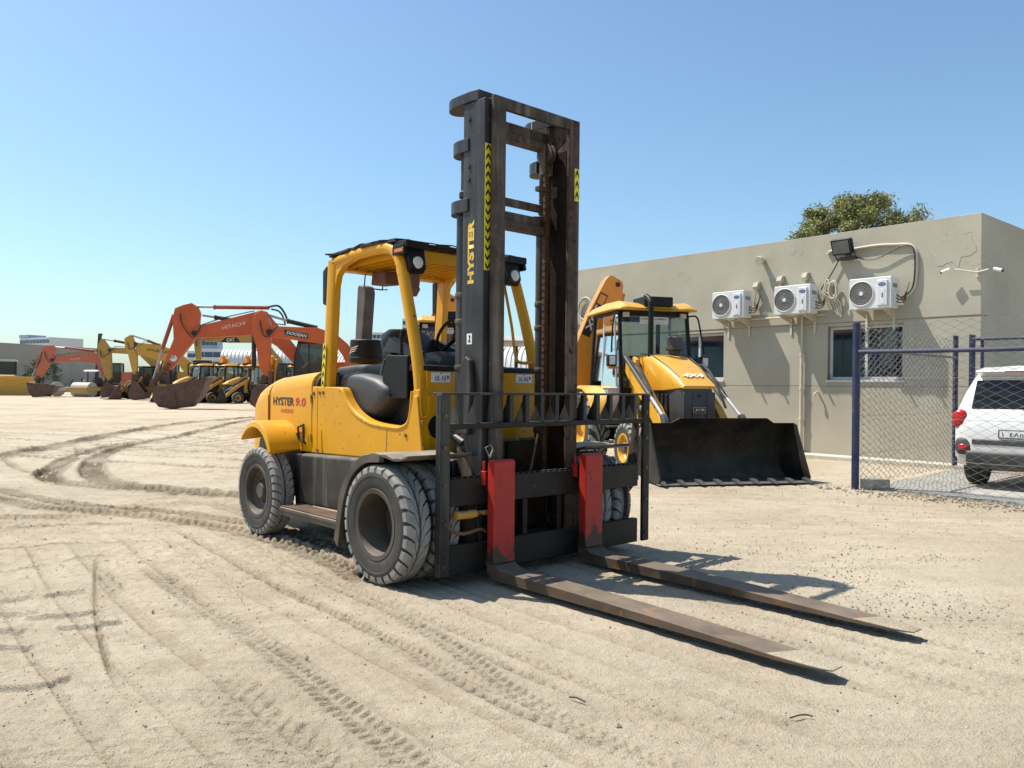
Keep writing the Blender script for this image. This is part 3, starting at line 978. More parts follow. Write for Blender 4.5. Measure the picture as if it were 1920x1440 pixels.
# floor, engine cover, seat deck
mb = MB()
mb.box(-1.80, -.16, -.58, .58, .80, 1.00)
mb.box(-1.80, -1.55, -.58, .58, 1.0, 1.50)
mb.box(-1.4, -.62, -.40, .40, 1.0, 1.46)
mb.build('floor_pan', M['black'], FK, bevel=.01)
out = [(-1.60, 1.50), (-1.635, 1.42), (-1.62, 1.28), (-1.52, 1.15), (-1.30, 1.085), (-1.08, 1.095), (-.92, 1.15), (-.80, 1.27), (-.765, 1.345), (-.80, 1.40), (-.95, 1.47), (-1.20, 1.515), (-1.45, 1.525)]
cx, cz = -1.2, 1.32
for s in (-1, 1):
    mb = MB()
    mb.loft([[(cx + (x - cx) * k, s * y, cz + (z - cz) * k) for x, z in out] for y, k in ((.20, 1.0), (.44, 1.0), (.50, .965), (.54, .90), (.56, .80), (.568, .65), (.57, .4))])
    mb.build('engine_cover', M['greyplastic'], FK, smooth=50)
    mb = MB()
    mb.prism([(-1.62, 1.325), (-.78, 1.325), (-.78, 1.335), (-1.62, 1.335)], 'y', s * .50, s * .545)
    mb.build('cover_seam', M['blackclean'], FK)
mb = MB()
mb.loft([[(x, y, z) for y, z in rrect(-.42, .42, 1.44, zt, .05, 3)] for x, zt in ((-1.85, 1.58), (-1.5, 1.60), (-1.1, 1.585), (-.70, 1.56))])
mb.build('engine_hood', M['black'], FK)
mb = MB()
mb.prism([(-.90, 1.36), (-.93, 1.50), (-.86, 1.665), (-.55, 1.655), (-.55, 1.30), (-.78, 1.30)], 'y', -.52, -.40)
mb.build('console', M['blackclean'], FK, bevel=.012)
mb = MB()
mb.prism([(-.94, 1.49), (-.885, 1.63), (-.90, 1.635), (-.965, 1.50)], 'y', -.52, -.43)
mb.build('console_pad', M['greyplastic'], FK, bevel=.004)
mb = MB()
mb.tube([(-.72, -.46, 1.65), (-.73, -.46, 1.80), (-.70, -.46, 1.87)], [.018, .013, .026], n=8)
mb.build('gear_lever', M['blackclean'], FK)
seat = sub('seat', FK)
mb = MB()
mb.loft([[(x, y, z) for y, z in rrect(-.26, .26, 1.56, zt, .07, 4, .03)] for x, zt in ((-1.22, 1.66), (-1.1, 1.70), (-.75, 1.69), (-.55, 1.70), (-.46, 1.66))])
mb.build('seat_cushion', M['vinyl'], seat, smooth=55)
mb = MB()
secs = []
for z, xb, xf, w in ((1.60, -1.28, -1.10, .24), (1.70, -1.33, -1.14, .27), (1.80, -1.37, -1.19, .27), (1.88, -1.40, -1.24, .23), (1.925, -1.40, -1.28, .16)):
    r = .05
    secs.append([(x, y, z) for x, y in ((xb, -w + r), (xb + r * .6, -w), (xf - r * .6, -w), (xf, -w + r), (xf, w - r), (xf - r * .6, w), (xb + r * .6, w), (xb, w - r))])
mb.loft(secs)
mb.build('seat_back', M['vinyl'], seat, smooth=55)
for s in (-1, 1):
    mb = MB()
    mb.loft([[(-1.30, s * .27, 1.72), (-1.20, s * .27, 1.84), (-1.20, s * .21, 1.85), (-1.32, s * .21, 1.74)], [(-1.0, s * .30, 1.69), (-.97, s * .30, 1.76), (-.97, s * .22, 1.77), (-1.0, s * .22, 1.70)], [(-.75, s * .30, 1.64), (-.72, s * .30, 1.69), (-.72, s * .22, 1.70), (-.75, s * .22, 1.65)]])
    mb.build('seat_bolster', M['vinyl'], seat, smooth=55)

# dash, cowl, steering wheel
mb = MB()
mb.prism([(-.14, .86), (-.14, 1.335), (-.17, 1.345), (-.17, 1.525), (-.22, 1.53), (-.22, .86)], 'y', -.60, .60)
mb.build('front_cowl', M['yellow'], FK, bevel=.006)
mb = MB()
mb.prism([(-.155, 1.525), (-.165, 1.565), (-.40, 1.58), (-.42, 1.525)], 'y', -.60, .60)
mb.build('dashboard', M['blackclean'], FK, bevel=.012)
mb = MB()
mb.lathe([(.0005, .004), (.078, .004), (.09, .002), (.09, -.02)], (-.138, -.515, 1.09), 'x', 28)
mb.M = None
mb.build('lamp_recess', M['blackclean'], FK)
mb = MB()
mb.tube([(-.135, -.49, 1.09), (.16, -.49, .98)], .03, n=10)
mb.build('tilt_cylinder', M['black'], FK)
sw = sub('steering_wheel', FK)
tilt = Matrix.Translation((-.60, 0.02, 1.84)) @ Matrix.Rotation(R(-58), 4, 'Y')
mb = MB()
mb.M = tilt
ring = [(.19 * math.cos(2 * math.pi * k / 28), .19 * math.sin(2 * math.pi * k / 28), 0) for k in range(29)]
mb.tube(ring, .014, n=8)
mb.build('wheel_rim', M['blackclean'], sw)
mb = MB()
mb.M = tilt
for k in range(3):
    a = R(90 + 120 * k)
    mb.beam((0, 0, -.02), (.185 * math.cos(a), .185 * math.sin(a), 0), .035, .014, (0, 0, 1))
mb.cyl((0, 0, -.05), (0, 0, .01), .04, n=12)
mb.build('spoke', M['blackclean'], sw)
mb = MB()
mb.tube([(-.58, .02, 1.82), (-.42, .02, 1.60), (-.38, .02, 1.2)], [.03, .045, .05], n=10)
mb.build('steering_column', M['blackclean'], sw)
def number_plate(y0, y1, z0, z1, x):
    pl = sub('number_plate', FK)
    mb = MB()
    mb.box(x, x + .008, y0, y1, z0, z1)
    mb.build('plate_face', M['plate'], pl, bevel=.004)
    w = y1 - y0
    lettering('\u0664\u0661\u0664 \u0668\u0661\u0664', pl, (x + .0085, y0 + .035 * w / .2, z0 + .014), (0, 1, 0), (0, 0, 1), w * .60, (z1 - z0) * .5, M['ink'], bold=.012)
    mb = MB()
    mb.box(x + .008, x + .0095, y0 + w * .80, y0 + w * .90, z0 + .030, z0 + .055)
    mb.build('plate_mark', M['blueink'], pl)
    mb = MB()
    mb.lathe([(.007, 0), (.0005, .004)], (x + .008, (y0 + y1) / 2, z1 - .008), 'x', 8)
    mb.build('plate_bolt', M['ink'], pl)
number_plate(-.56, -.375, 1.435, 1.515, -.168)
number_plate(.32, .51, 1.44, 1.515, -.168)

# intake stack with pre-cleaner
mb = MB()
mb.lathe([(.0005, 1.885), (.155, 1.885), (.168, 1.875), (.172, 1.70), (.182, 1.695), (.182, 1.665), (.168, 1.64), (.12, 1.625), (.09, 1.62), (.09, 1.50)], (-2.42, .25, 0), 'z', 32)
mb.build('air_precleaner', M['blackclean'], FK)
mb = MB()
mb.prism([(-2.76, 1.60), (-2.70, 2.46), (-2.67, 2.495), (-2.56, 2.47), (-2.53, 2.40), (-2.62, 1.60)], 'y', .30, .43)
mb.build('exhaust_stack', M['brownfender'], FK, bevel=.02)
mb = MB()
for k in range(3):
    mb.tube(bez([(-2.49 + .02 * k, .090, 1.735 + .022 * k), (-2.43, .077, 1.75 + .02 * k), (-2.36 + .02 * k, .088, 1.765 + .024 * k)], 4), .004, n=5)
mb.build('swirl_emblem', M['whiteink'], FK)

# overhead guard
GD = sub('overhead_guard', FK)
for s in (-1, 1):
    p = bez([(-.185, s * .625, .90), (-.195, s * .625, 1.15), (-.25, s * .622, 1.55), (-.355, s * .62, 1.92), (-.485, s * .615, 2.30), (-.55, s * .61, 2.44), (-.64, s * .61, 2.515), (-.80, s * .61, 2.545), (-1.20, s * .61, 2.54), (-1.60, s * .61, 2.50)], 5)
    mb = MB()
    mb.tube(p, .048, n=14)
    mb.build('front_leg', M['yellow'], GD, smooth=50)
    mb = MB()
    mb.loft([[(x - .065, s * .575, z), (x - .065, s * .655, z), (x - .01, s * .668, z), (x + .05, s * .648, z), (x + .06, s * .575, z)] for x, z in ((-1.645, 1.36), (-1.61, 1.8), (-1.58, 2.2), (-1.56, 2.53))])
    mb.build('rear_leg', M['yellow'], GD, bevel=.012)
    mb = MB()
    mb.prism([(-1.53, 2.48), (-1.52, 2.26), (-1.48, 2.38), (-1.38, 2.46), (-1.20, 2.50), (-1.20, 2.53), (-1.53, 2.53)], 'y', s * .58, s * .64)
    mb.build('gusset', M['yellow'], GD, bevel=.006)
    lb = sub('work_light', GD)
    mb = MB()
    mb.prism([(-.60, 2.52), (-.44, 2.53), (-.40, 2.36), (-.44, 2.31), (-.56, 2.32)], 'y', s * .44, s * .60)
    mb.build('lamp_housing', M['blackclean'], lb, bevel=.015, seg=3)
    mb = MB()
    mb.prism([(-.58, 2.535), (-.42, 2.54), (-.40, 2.455), (-.42, 2.45), (-.58, 2.45)], 'y', s * .62, s * .66)
    mb.box(-.56, -.39, s * .43, s * .65, 2.505, 2.565)
    mb.build('indicator', M['blackclean'], lb, bevel=.008)
    mb = MB()
    mb.box(-.54, -.42, s * .655, s * .668, 2.47, 2.50)
    mb.build('indicator_lens', M['orangelens'], lb, bevel=.004)
    mb = MB()
    mb.lathe([(.050, -.01), (.048, .008), (.036, .014), (.0005, .017)], (-.412, s * .525, 2.395), 'x', 24)
    mb.build('lamp_lens', M['lens'], lb)
    mb = MB()
    mb.prism([(-1.64, 2.12), (-1.705, 2.14), (-1.71, 2.44), (-1.645, 2.48), (-1.62, 2.48)], 'y', s * .57, s * .66)
    mb.build('rear_light', M['blackclean'], GD, bevel=.012)
for k in range(11):
    y = -.50 + k * .10
    mb = MB()
    mb.prism([(-.62, 2.475), (-.60, 2.545), (-1.56, 2.535), (-1.56, 2.465)], 'y', y - .008, y + .008)
    mb.build('slat', M['yellow'], GD)
mb = MB()
mb.prism([(-.53, 2.43), (-.56, 2.53), (-.66, 2.555), (-.66, 2.47)], 'y', -.58, .58)
mb.build('front_header', M['yellow'], GD, bevel=.01)
mb = MB()
mb.prism([(-1.52, 2.44), (-1.52, 2.53), (-1.66, 2.53), (-1.66, 2.44)], 'y', -.60, .60)
mb.build('rear_header', M['yellow'], GD, bevel=.012)
for lay in range(2):
    mb = MB()
    nx, ny = 16, 12
    g = []
    for i in range(nx + 1):
        for j in range(ny + 1):
            x = -1.66 + i * 1.13 / nx + (rnd.uniform(-.03, .03) if j in (0, ny) or i in (0, nx) else 0)
            y = -.655 + j * 1.31 / ny + (rnd.uniform(-.025, .025) if j in (0, ny) else 0)
            z = 2.572 + .017 * lay + .022 * math.sin(3 * i / nx) + rnd.uniform(0, .012) - .015 * abs(y)
            g.append((x, y, z))
    o_ = len(g)
    g2 = g + [(x, y, z - .010) for x, y, z in g]
    id_ = lambda i, j: i * (ny + 1) + j
    fs = []
    for i in range(nx):
        for j in range(ny):
            if lay and rnd.random() < .12 and (i in (0, nx - 1) or j in (0, ny - 1)):
                continue
            q = (id_(i, j), id_(i + 1, j), id_(i + 1, j + 1), id_(i, j + 1))
            fs.append(q)
            fs.append(tuple(v + o_ for v in reversed(q)))
    for i in range(nx):
        for j in (0, ny):
            fs.append((id_(i, j), id_(i + 1, j), id_(i + 1, j) + o_, id_(i, j) + o_))
    for j in range(ny):
        for i in (0, nx):
            fs.append((id_(i, j), id_(i, j + 1), id_(i, j + 1) + o_, id_(i, j) + o_))
    mb.add(g2, fs)
    mb.build('roof_sheet', M['tarp'], GD, smooth=20)
# fan lamp and horn hanging under the roof
mb = MB()
mb.prism([(-1.50, 2.33), (-1.48, 2.45), (-1.27, 2.44), (-1.26, 2.32)], 'y', -.28, -.12)
mb.build('rear_work_lamp', M['rust'], GD, bevel=.012)
mb = MB()
for y in (-.30, -.10):
    mb.tube([(-1.48, y, 2.46), (-1.56, y, 2.45), (-1.58, y, 2.31), (-1.50, y, 2.305)], .007, n=6)
mb.tube([(-1.58, -.30, 2.31), (-1.58, -.10, 2.31)], .007, n=6)
mb.build('lamp_cage', M['rust'], GD)
mb = MB()
mb.tube(bez([(-1.20, -.2, 2.36), (-1.1, -.22, 2.40), (-1.0, -.3, 2.35), (-.9, -.3, 2.46)], 4), .01, n=6)
mb.build('lamp_cable', M['hose'], GD)
mb = MB()
mb.lathe([(.0005, .09), (.05, .08), (.055, 0), (.05, -.05), (.06, -.06), (.03, -.12), (.0005, -.12)], (-.62, -.42, 2.27), 'z', 16)
mb.cyl((-.62, -.42, 2.33), (-.62, -.42, 2.47), .015, n=8)
mb.build('reverse_alarm', M['rust'], GD)
# grab rail, far side
for s in (1,):
    mb = MB()
    mb.tube(bez([(-.60, s * .57, 2.32), (-.42, s * .50, 1.95), (-.32, s * .46, 1.68), (-.27, s * .47, 1.62), (-.22, s * .58, 1.62)], 5), .014, n=8)
    mb.build('grab_rail', M['yellow'], GD)
mb = MB()
mb.tube([(-.175, -.66, 1.49), (-.15, -.665, 1.2), (-.14, -.655, 1.16), (-.12, -.63, 1.18)], .008, n=6)
mb.build('hold_rod', M['yellow'], GD)

def chevrons(parent, org, xd, up, w, length, n, name, ups):
    """yellow tape with black arrow heads"""
    org, xd, up = Vector(org), Vector(xd), Vector(up)
    nn = xd.cross(up)
    t = sub(name, parent)
    def quad(pts, d, nm, mat):
        mb = MB()
        a = [org + xd * x + up * z + nn * d for x, z in pts]
        b = [p - nn * (d + .0002) for p in a]
        k = len(pts)
        mb.add([tuple(p) for p in a + b], [tuple(range(k)), tuple(range(2 * k - 1, k - 1, -1))] + [(i, (i + 1) % k, k + (i + 1) % k, k + i) for i in range(k)])
        mb.build(nm, mat, t, smooth=0)
    quad([(0, 0), (w, 0), (w, length), (0, length)], .0012, 'tape', M['tapey'])
    for i in range(n):
        z = length * (i + .5) / n
        h = length / n * .45 * (1 if ups(i) else -1)
        quad([(w * .15, z - h * .9), (w * .5, z + h * .2), (w * .85, z - h * .9), (w * .85, z + h * .05), (w * .5, z + h * 1.02), (w * .15, z + h * .05)], .0024, 'arrow', M['ink'])
chevrons(GD, (-1.690, -.672, 1.38), (1, 0, 0), (.08, 0, 1), .055, .40, 5, 'warning_tape', lambda i: True)

# mast
MS = sub('mast', FK)
for s in (-1, 1):
    mb = MB()
    prof = [(.13, s * .415), (.13, s * .50), (.38, s * .50), (.38, s * .43), (.35, s * .43), (.35, s * .47), (.16, s * .47), (.16, s * .415)]
    mb.prism(prof, 'z', .12, 3.525)
    mb.build('outer_channel', M['mast'], MS, bevel=.006)
    mb = MB()
    prof = [(.17, s * .335), (.17, s * .462), (.20, s * .462), (.20, s * .425), (.395, s * .425), (.395, s * .455), (.43, s * .455), (.43, s * .335), (.40, s * .335), (.40, s * .36), (.20, s * .36), (.20, s * .335)]
    mb.prism(prof, 'z', .14, 3.545)
    mb.build('inner_channel', M['mast_brown'] if s < 0 else M['mast_rust'], MS, bevel=.005)
    mb = MB()
    mb.box(.215, .385, s * .345, s * .358, .20, 3.3)
    mb.build('grease_face', M['grease'], MS)
    # lift cylinder behind the channel
    mb = MB()
    mb.cyl((.055, s * .42, .15), (.055, s * .42, 2.70), .062, n=18)
    mb.build('lift_cylinder', M['mast'], MS)
    for z in (1.05, 1.55, 1.9, 2.1):
        mb = MB()
        mb.lathe([(.066, -.02), (.07, -.012), (.07, .012), (.066, .02)], (.055, s * .42, z), 'z', 18)
        mb.build('cylinder_band', M['mast_brown'], MS)
    mb = MB()
    mb.cyl((.055, s * .42, 2.68), (.055, s * .42, 3.22), .034, n=14)
    mb.build('lift_rod', M['mast_brown'], MS)
    mb = MB()
    mb.lathe([(.034, -.03), (.046, -.02), (.046, .02), (.034, .03)], (.055, s * .42, 2.87), 'z', 14)
    mb.build('rod_clamp', M['black'], MS)
    for z0, z1, xr in ((3.525, 3.605, -.125), (3.165, 3.265, -.065), (2.715, 2.815, -.085)):
        mb = MB()
        arc = [(xr + .16 - .16 * math.cos(R(a)), s * (.40 + .115 * math.sin(R(a)))) for a in range(0, 91, 15)]
        inn = [(.22, s * .515), (.30, s * .50), (.30, s * .32), (xr + .16, s * .29)] if z0 > 3.4 else [(.20, s * .512), (.20, s * .50), (.10, s * .32), (xr + .16, s * .29)]
        arc2 = [(xr + .16 - .16 * math.cos(R(a)), s * (.40 - .11 * math.sin(R(a)))) for a in range(90, 0, -15)]
        mb.prism(arc + inn + arc2, 'z', z0, z1)
        mb.build('cylinder_bracket', M['mast'], MS, bevel=.006)
    mb = MB()
    mb.prism([(.14, 1.40), (.18, 1.58), (.23, 1.63), (.28, 1.60), (.30, 1.40), (.26, 1.05), (.16, 1.05)], 'y', s * .50, s * .545)
    mb.build('tilt_lug', M['mast'], MS, bevel=.01)
    mb = MB()
    mb.prism([(.13, .25), (.13, .95), (.30, .78), (.42, .25)], 'y', s * .505, s * .535)
    mb.build('mast_gusset', M['mast_brown'], MS, bevel=.006)
    # chain and its pulley
    ch = sub('lift_chain', MS)
    mb = MB()
    y = s * .285
    for k in range(92):
        z = .75 + k * .0275
        w = .020 if k % 2 else .013
        mb.box(.205, .235, y - w, y + w, z - .018, z + .018)
    mb.build('chain_links', M['chain'], ch)
    mb = MB()
    mb.lathe([(.03, -.028), (.085, -.028), (.085, -.02), (.065, -.015), (.065, .015), (.085, .02), (.085, .028), (.03, .028)], (.22, y, 3.29), 'y', 24, close=True)
    mb.build('pulley', M['mast_brown'], ch)
    mb = MB()
    mb.box(.19, .25, y - .05, y - .035, 3.12, 3.36)
    mb.box(.19, .25, y + .035, y + .05, 3.12, 3.36)
    mb.beam((.22, y - .10, 3.00), (.22, y + .04, 3.0), .05, .04)
    mb.cyl((.22, y - .06, 2.88), (.22, y - .06, 3.12), .014, n=8)
    mb.cyl((.22, y + .0, 2.90), (.22, y + .0, 3.12), .014, n=8)
    mb.build('chain_anchor', M['mast_brown'], ch, bevel=.004)
for z0, z1, x0, x1 in ((3.46, 3.545, .385, .43), (3.37, 3.47, .15, .20), (3.32, 3.37, .13, .24), (2.83, 2.89, .13, .17), (2.70, 2.78, .13, .18), (2.64, 2.70, .12, .22), (.85, 1.0, .14, .17), (.30, .50, .14, .17)):
    mb = MB()
    mb.box(x0, x1, -.335, .335, z0, z1)
    mb.build('cross_member', M['mast_brown'], MS, bevel=.005)
mb = MB()
mb.box(.18, .21, -.09, .33, .30, .98)
mb.box(.20, .36, -.20, .20, .16, .30)
mb.build('mast_foot', M['grease'], MS, bevel=.01)
# hydraulic hoses hanging inside the mast, hose clips, side rollers
for s in (-1, 1):
    for z in (.35, .62, 1.15):
        mb = MB()
        mb.lathe([(.0005, .022), (.05, .02), (.055, 0), (.055, -.02)], (.30, s * .325, z), 'y', 18)
        mb.build('side_roller', M['mast_brown'], MS)
    for z in (3.40, 3.05, 2.95, .75, .55):
        mb = MB()
        mb.lathe([(.017, 0), (.017, s * .012), (.0005, s * .013)], (.20, s * .50, z), 'y', 6)
        mb.build('bolt', M['mast_brown'], MS)
mb = MB()
mb.box(-.02, .12, -.30, .30, .28, .82)
mb.build('axle_housing', M['grease'], FK, bevel=.03)
lettering('HYSTER', MS, (.270, -.5005, 2.17), (0, 0, 1), (-1, 0, 0), .475, .074, M['yellowink'], bold=.05)
chevrons(MS, (.3805, -.497, 2.26), (0, 1, 0), (0, 0, 1), .062, .93, 14, 'warning_tape', lambda i: i > 7)
chevrons(MS, (.4303, .398, 2.90), (0, 1, 0), (0, 0, 1), .055, .26, 3, 'warning_tape', lambda i: True)
dc = sub('warning_decal', MS)
mb = MB()
mb.box(.195, .255, -.5015, -.500, 1.72, 1.80)
mb.build('decal_sheet', M['white'], dc)
mb = MB()
mb.prism([(.21, 1.735), (.225, 1.765), (.215, 1.785), (.235, 1.79), (.24, 1.77), (.232, 1.755), (.242, 1.735)], 'y', -.5022, -.5014)
mb.build('pictogram', M['ink'], dc)

# carriage, load backrest
CG = sub('carriage', FK)
mb = MB()
mb.box(.405, .465, -.85, 1.19, .565, .755)
mb.build('upper_bar', M['carriage'], CG, bevel=.008)
for k in range(34):
    mb = MB()
    y = -.82 + k * .059
    mb.box(.42, .462, y, y + .03, .754, .768)
    mb.build('notch_tooth', M['carriage'], CG, bevel=.003)
mb = MB()
mb.box(.405, .465, -.86, 1.19, .085, .29)
mb.build('lower_bar', M['carriage'], CG, bevel=.008)
for y in (-.30, -.12, .25, .45):
    mb = MB()
    mb.box(.36, .42, y, y + .05, .10, .75)
    mb.build('carriage_plate', M['carriage'], CG, bevel=.006)
LB = sub('load_backrest', FK)
for y0, y1, s in ((-.945, -.86, -1), (1.245, 1.33, 1)):
    mb = MB()
    mb.box(.445, .475, y0, y1, .085, 1.35)
    mb.box(.415, .446, (y0 if s < 0 else y1 - .02), (y0 + .02 if s < 0 else y1), .085, 1.35)
    mb.build('end_post', M['mast'] if s < 0 else M['carriage'], LB, bevel=.006)
    for z in (1.20, .98, .72, .45, .16):
        mb = MB()
        mb.lathe([(.016, -.002), (.016, .010), (.0005, .011)], (.475, (y0 + y1) / 2 - .005, z), 'x', 6)
        mb.build('bolt', M['mast_brown'], LB)
mb = MB()
mb.prism([(.46, .62), (.46, 1.12), (.40, 1.12), (.33, .66), (.36, .50)], 'y', 1.185, 1.205)
mb.build('end_gusset', M['mast_brown'], LB, bevel=.004)
mb = MB()
mb.prism([(.46, .30), (.46, .56), (.40, .56), (.30, .32)], 'y', 1.06, 1.08)
mb.build('end_gusset', M['mast_brown'], LB, bevel=.004)
mb = MB()
mb.box(.37, .478, -.94, 1.328, 1.345, 1.362)
mb.build('top_rail', M['mast'], LB, bevel=.004)
mb = MB()
mb.box(.40, .47, -.86, 1.245, 1.105, 1.145)
mb.build('lower_rail', M['carriage'], LB, bevel=.006)
for k in range(13):
    y = -.775 + k * .159
    mb = MB()
    mb.prism([(.47, 1.346), (.435, 1.346), (.425, 1.29), (.335, 1.144), (.47, 1.144)], 'y', y - .008, y + .008)
    mb.box(.455, .468, y - .002, y + .032, 1.144, 1.346)
    mb.build('fin', M['mast'], LB, bevel=.003)
mb = MB()
mb.tube([(.46, -.80, .50), (.46, -.62, .50)], .03, n=12)
mb.cyl((.46, -.62, .50), (.46, -.50, .50), .018, n=10)
mb.build('side_shift_cylinder', M['yellow_old'], CG)
mb = MB()
mb.tube(bez([(.45, -.82, .49), (.47, -.86, .42), (.47, -.74, .37), (.47, -.58, .385), (.46, -.52, .36)], 5), .012, n=7)
mb.build('hydraulic_hose', M['rust'], CG)
mb = MB()
mb.tube(bez([(.42, -.05, .76), (.44, -.03, .9), (.43, .02, 1.05)], 4), .008, n=6)
mb.build('lock_bar', M['mast_brown'], CG)

# forks
for i, yc in enumerate((-.462, .485)):
    fk = sub('fork', FK)
    mb = MB()
    mb.prism([(.522, .16), (.522, .865), (.53, .885), (.585, .885), (.60, .87), (.60, .20), (.61, .15), (.56, .13)], 'y', yc - .10, yc + .10)
    mb.build('shank', M['red'], fk, bevel=.01)
    mb = MB()
    for za, zb in ((.66, .80), (.12, .22)):
        mb = MB()
        mb.box(.466, .523, yc - .08, yc + .08, za, zb)
        mb.build('fork_hook', M['carriage'], fk, bevel=.008)
    mb = MB()
    mb.box(.445, .50, yc - .11, yc - .09, .70, .80)
    mb.cyl((.47, yc - .09, .79), (.47, yc - .09, .87), .01, n=8)
    mb.build('fork_pin', M['red'], fk, bevel=.004)
    mb = MB()
    L = [(.515, .16, .165), (.53, .085, .16), (.58, .045, .155), (.66, .04, .118), (.80, .04, .112), (1.4, .046, .108), (2.0, .05, .098), (2.6, .054, .082), (2.85, .056, .073), (2.97, .058, .068), (3.04, .06, .065), (3.085, .062, .064)]
    secs = []
    for x, zb, zt in L:
        w = .10 if x < 2.8 else .10 * math.sqrt(max(.02, 1 - ((x - 2.8) / .30) ** 2 * .80))
        sh = -.022 * (x - .6)
        secs.append([(x, yc + sh - w, zb), (x, yc + sh + w, zb), (x, yc + sh + w, zt), (x, yc + sh - w, zt)])
    mb.loft(secs)
    mb.build('blade', M['fork'], fk, bevel=.006)
    mb = MB()
    secs = []
    for i_, x in enumerate((2.80, 2.86, 2.92, 2.98, 3.03, 3.065, 3.083)):
        w = .10 * math.sqrt(max(.02, 1 - ((x - 2.8) / .30) ** 2 * .80)) - .004
        sh = -.022 * (x - .6)
        t = .012 * math.sin(i_ / 6 * math.pi) ** .7
        z = float(np.interp(x, [2.6, 2.85, 2.97, 3.04, 3.085], [.082, .073, .068, .065, .064])) + .0025
        secs.append([(x + (.05 * k if i_ == 0 else 0), yc + sh + w * k, z + t * (1 - k * k) * rnd.uniform(.5, 1.1)) for k in (-1, -.7, -.4, -.1, .2, .5, .8, 1)])
    mb.loft(secs, caps=False, closed=False)
    mb.build('sand_heap', M['sand'], fk, smooth=20)
mb = MB()
mb.tube([(.47, -.50, .89), (.47, -.54, .965), (.47, -.49, .985), (.47, -.47, .95), (.47, -.50, .89)], .006, n=6)
mb.build('pin_ring', M['steel'], CG)
# emblem lettering on the bonnet
lettering('HYSTER', FK, (-2.645, -.6735, 1.205), (1, 0, 0), (0, 0, 1), .44, .080, M['ink'], bold=.028)
lettering('9.0', FK, (-2.175, -.6735, 1.205), (1, 0, 0), (0, 0, 1), .20, .080, M['redink'], bold=.02, shear=.12)
lettering('FORTENS', FK, (-2.47, -.6735, 1.135), (1, 0, 0), (0, 0, 1), .25, .036, M['redink'], bold=.012, shear=.12)

# seams, hinges and small decals on the near and far bodywork
for s in (-1, 1):
    for pts in ([(-1.752, .80), (-1.747, .80), (-1.752, 1.385), (-1.757, 1.385)], [(-.62, .872), (-.614, .872), (-.60, 1.07), (-.606, 1.07)]):
        mb = MB()
        mb.prism(pts, 'y', s * .6715, s * .6735)
        mb.build('panel_seam', M['rust'], FK)
    for z in (.92, 1.28):
        mb = MB()
        mb.cyl((-1.862, s * .678, z - .04), (-1.862, s * .678, z + .04), .010, n=8)
        mb.build('hinge', M['yellow_old'], FK)
    mb = MB()
    mb.prism([(-1.56, 1.17), (-1.46, 1.17), (-1.46, 1.235), (-1.56, 1.235)], 'y', s * .672, s * .6735)
    mb.build('service_decal', M['white'], FK) if s > 0 else None
mb = MB()
mb.tube([(-2.742, -.675, .80), (-2.742, -.678, 1.30)], .006, n=6)
mb.build('bonnet_gap_seal', M['rust'], FK)
# ---------------------------------------------------------------- office building on the right (x along the front wall, y into it)
M['stucco'] = pm('beige_stucco', (.415, .382, .298), .9, var=.09, scale=1.1, bump=.25, bscale=45, stain=.09, spec=.2, streak=.08, dustcol=(.42, .38, .30))
M['stucco_rough'] = pm('patched_stucco', (.42, .388, .303), .9, var=.05, scale=2, bump=.3, bscale=14, spec=.2)
M['concrete'] = pm('concrete', (.34, .325, .29), .9, var=.12, scale=1.5, bump=.25, bscale=40, stain=.15, spec=.2)
M['plinth'] = pm('pale_plinth', (.50, .46, .38), .9, var=.1, bump=.2)
M['alu'] = pm('white_window_frame', (.55, .56, .56), .4, var=.05, dust=.15)
M['winglass'] = pm('dark_blue_window_glass', (.007, .016, .036), .04, var=.3, scale=1.2, spec=.9)
M['pvc'] = pm('cream_pvc_pipe', (.55, .49, .38), .5, var=.1, dust=.2)
M['ac'] = pm('ac_white_casing', (.66, .66, .64), .4, var=.03, dust=.12)
M['acgrey'] = pm('ac_fan_grey', (.14, .13, .12), .6, var=.15)
M['bluepost'] = pm('blue_post_paint', (.009, .018, .068), .45, var=.15, dust=.2, chips=.2, chipcol=(.2, .1, .06))
M['wire'] = pm('galvanised_wire', (.19, .178, .155), .6, metal=.2, var=.25, scale=3)

a49 = R(-49)
def bw(x, y, z=0):
    return (x * math.cos(a49) - y * math.sin(a49), x * math.sin(a49) + y * math.cos(a49), z)
BX, BY = -10.5, 15.9
BD = thing('office_building', 'single storey beige stucco office building with flat roof and small windows', 'building', bw(BX, BY), -49)
x0, x1 = -15.62 - BX, -5.46 - BX
W1, W2 = (-12.35 - BX, -10.88 - BX), (-8.36 - BX, -6.82 - BX)
def wallbox(name, xa, xb, za, zb, y0=0.0, mat='stucco'):
    mb = MB()
    mb.box(xa, xb, y0, .30, za, zb)
    return mb.build(name, M[mat], BD, bevel=.006, seg=1)
wallbox('wall_panel', x0, x1, 0.0, 1.497)
wallbox('wall_panel', x0, W1[0], 1.505, 2.795)
wallbox('wall_panel', W1[1], W2[0], 1.505, 2.795)
wallbox('wall_panel', W2[1], x1, 1.505, 2.795)
for w in (W1, W2):
    wallbox('wall_panel', w[0], w[1], 1.505, 1.63)
    wallbox('wall_panel', w[0], w[1], 2.725, 2.795)
wallbox('wall_panel', x0, x1, 2.806, 4.64, -.012)
mb = MB()
mb.box(x0 + .02, x1 - .02, .03, .29, .01, 4.6)
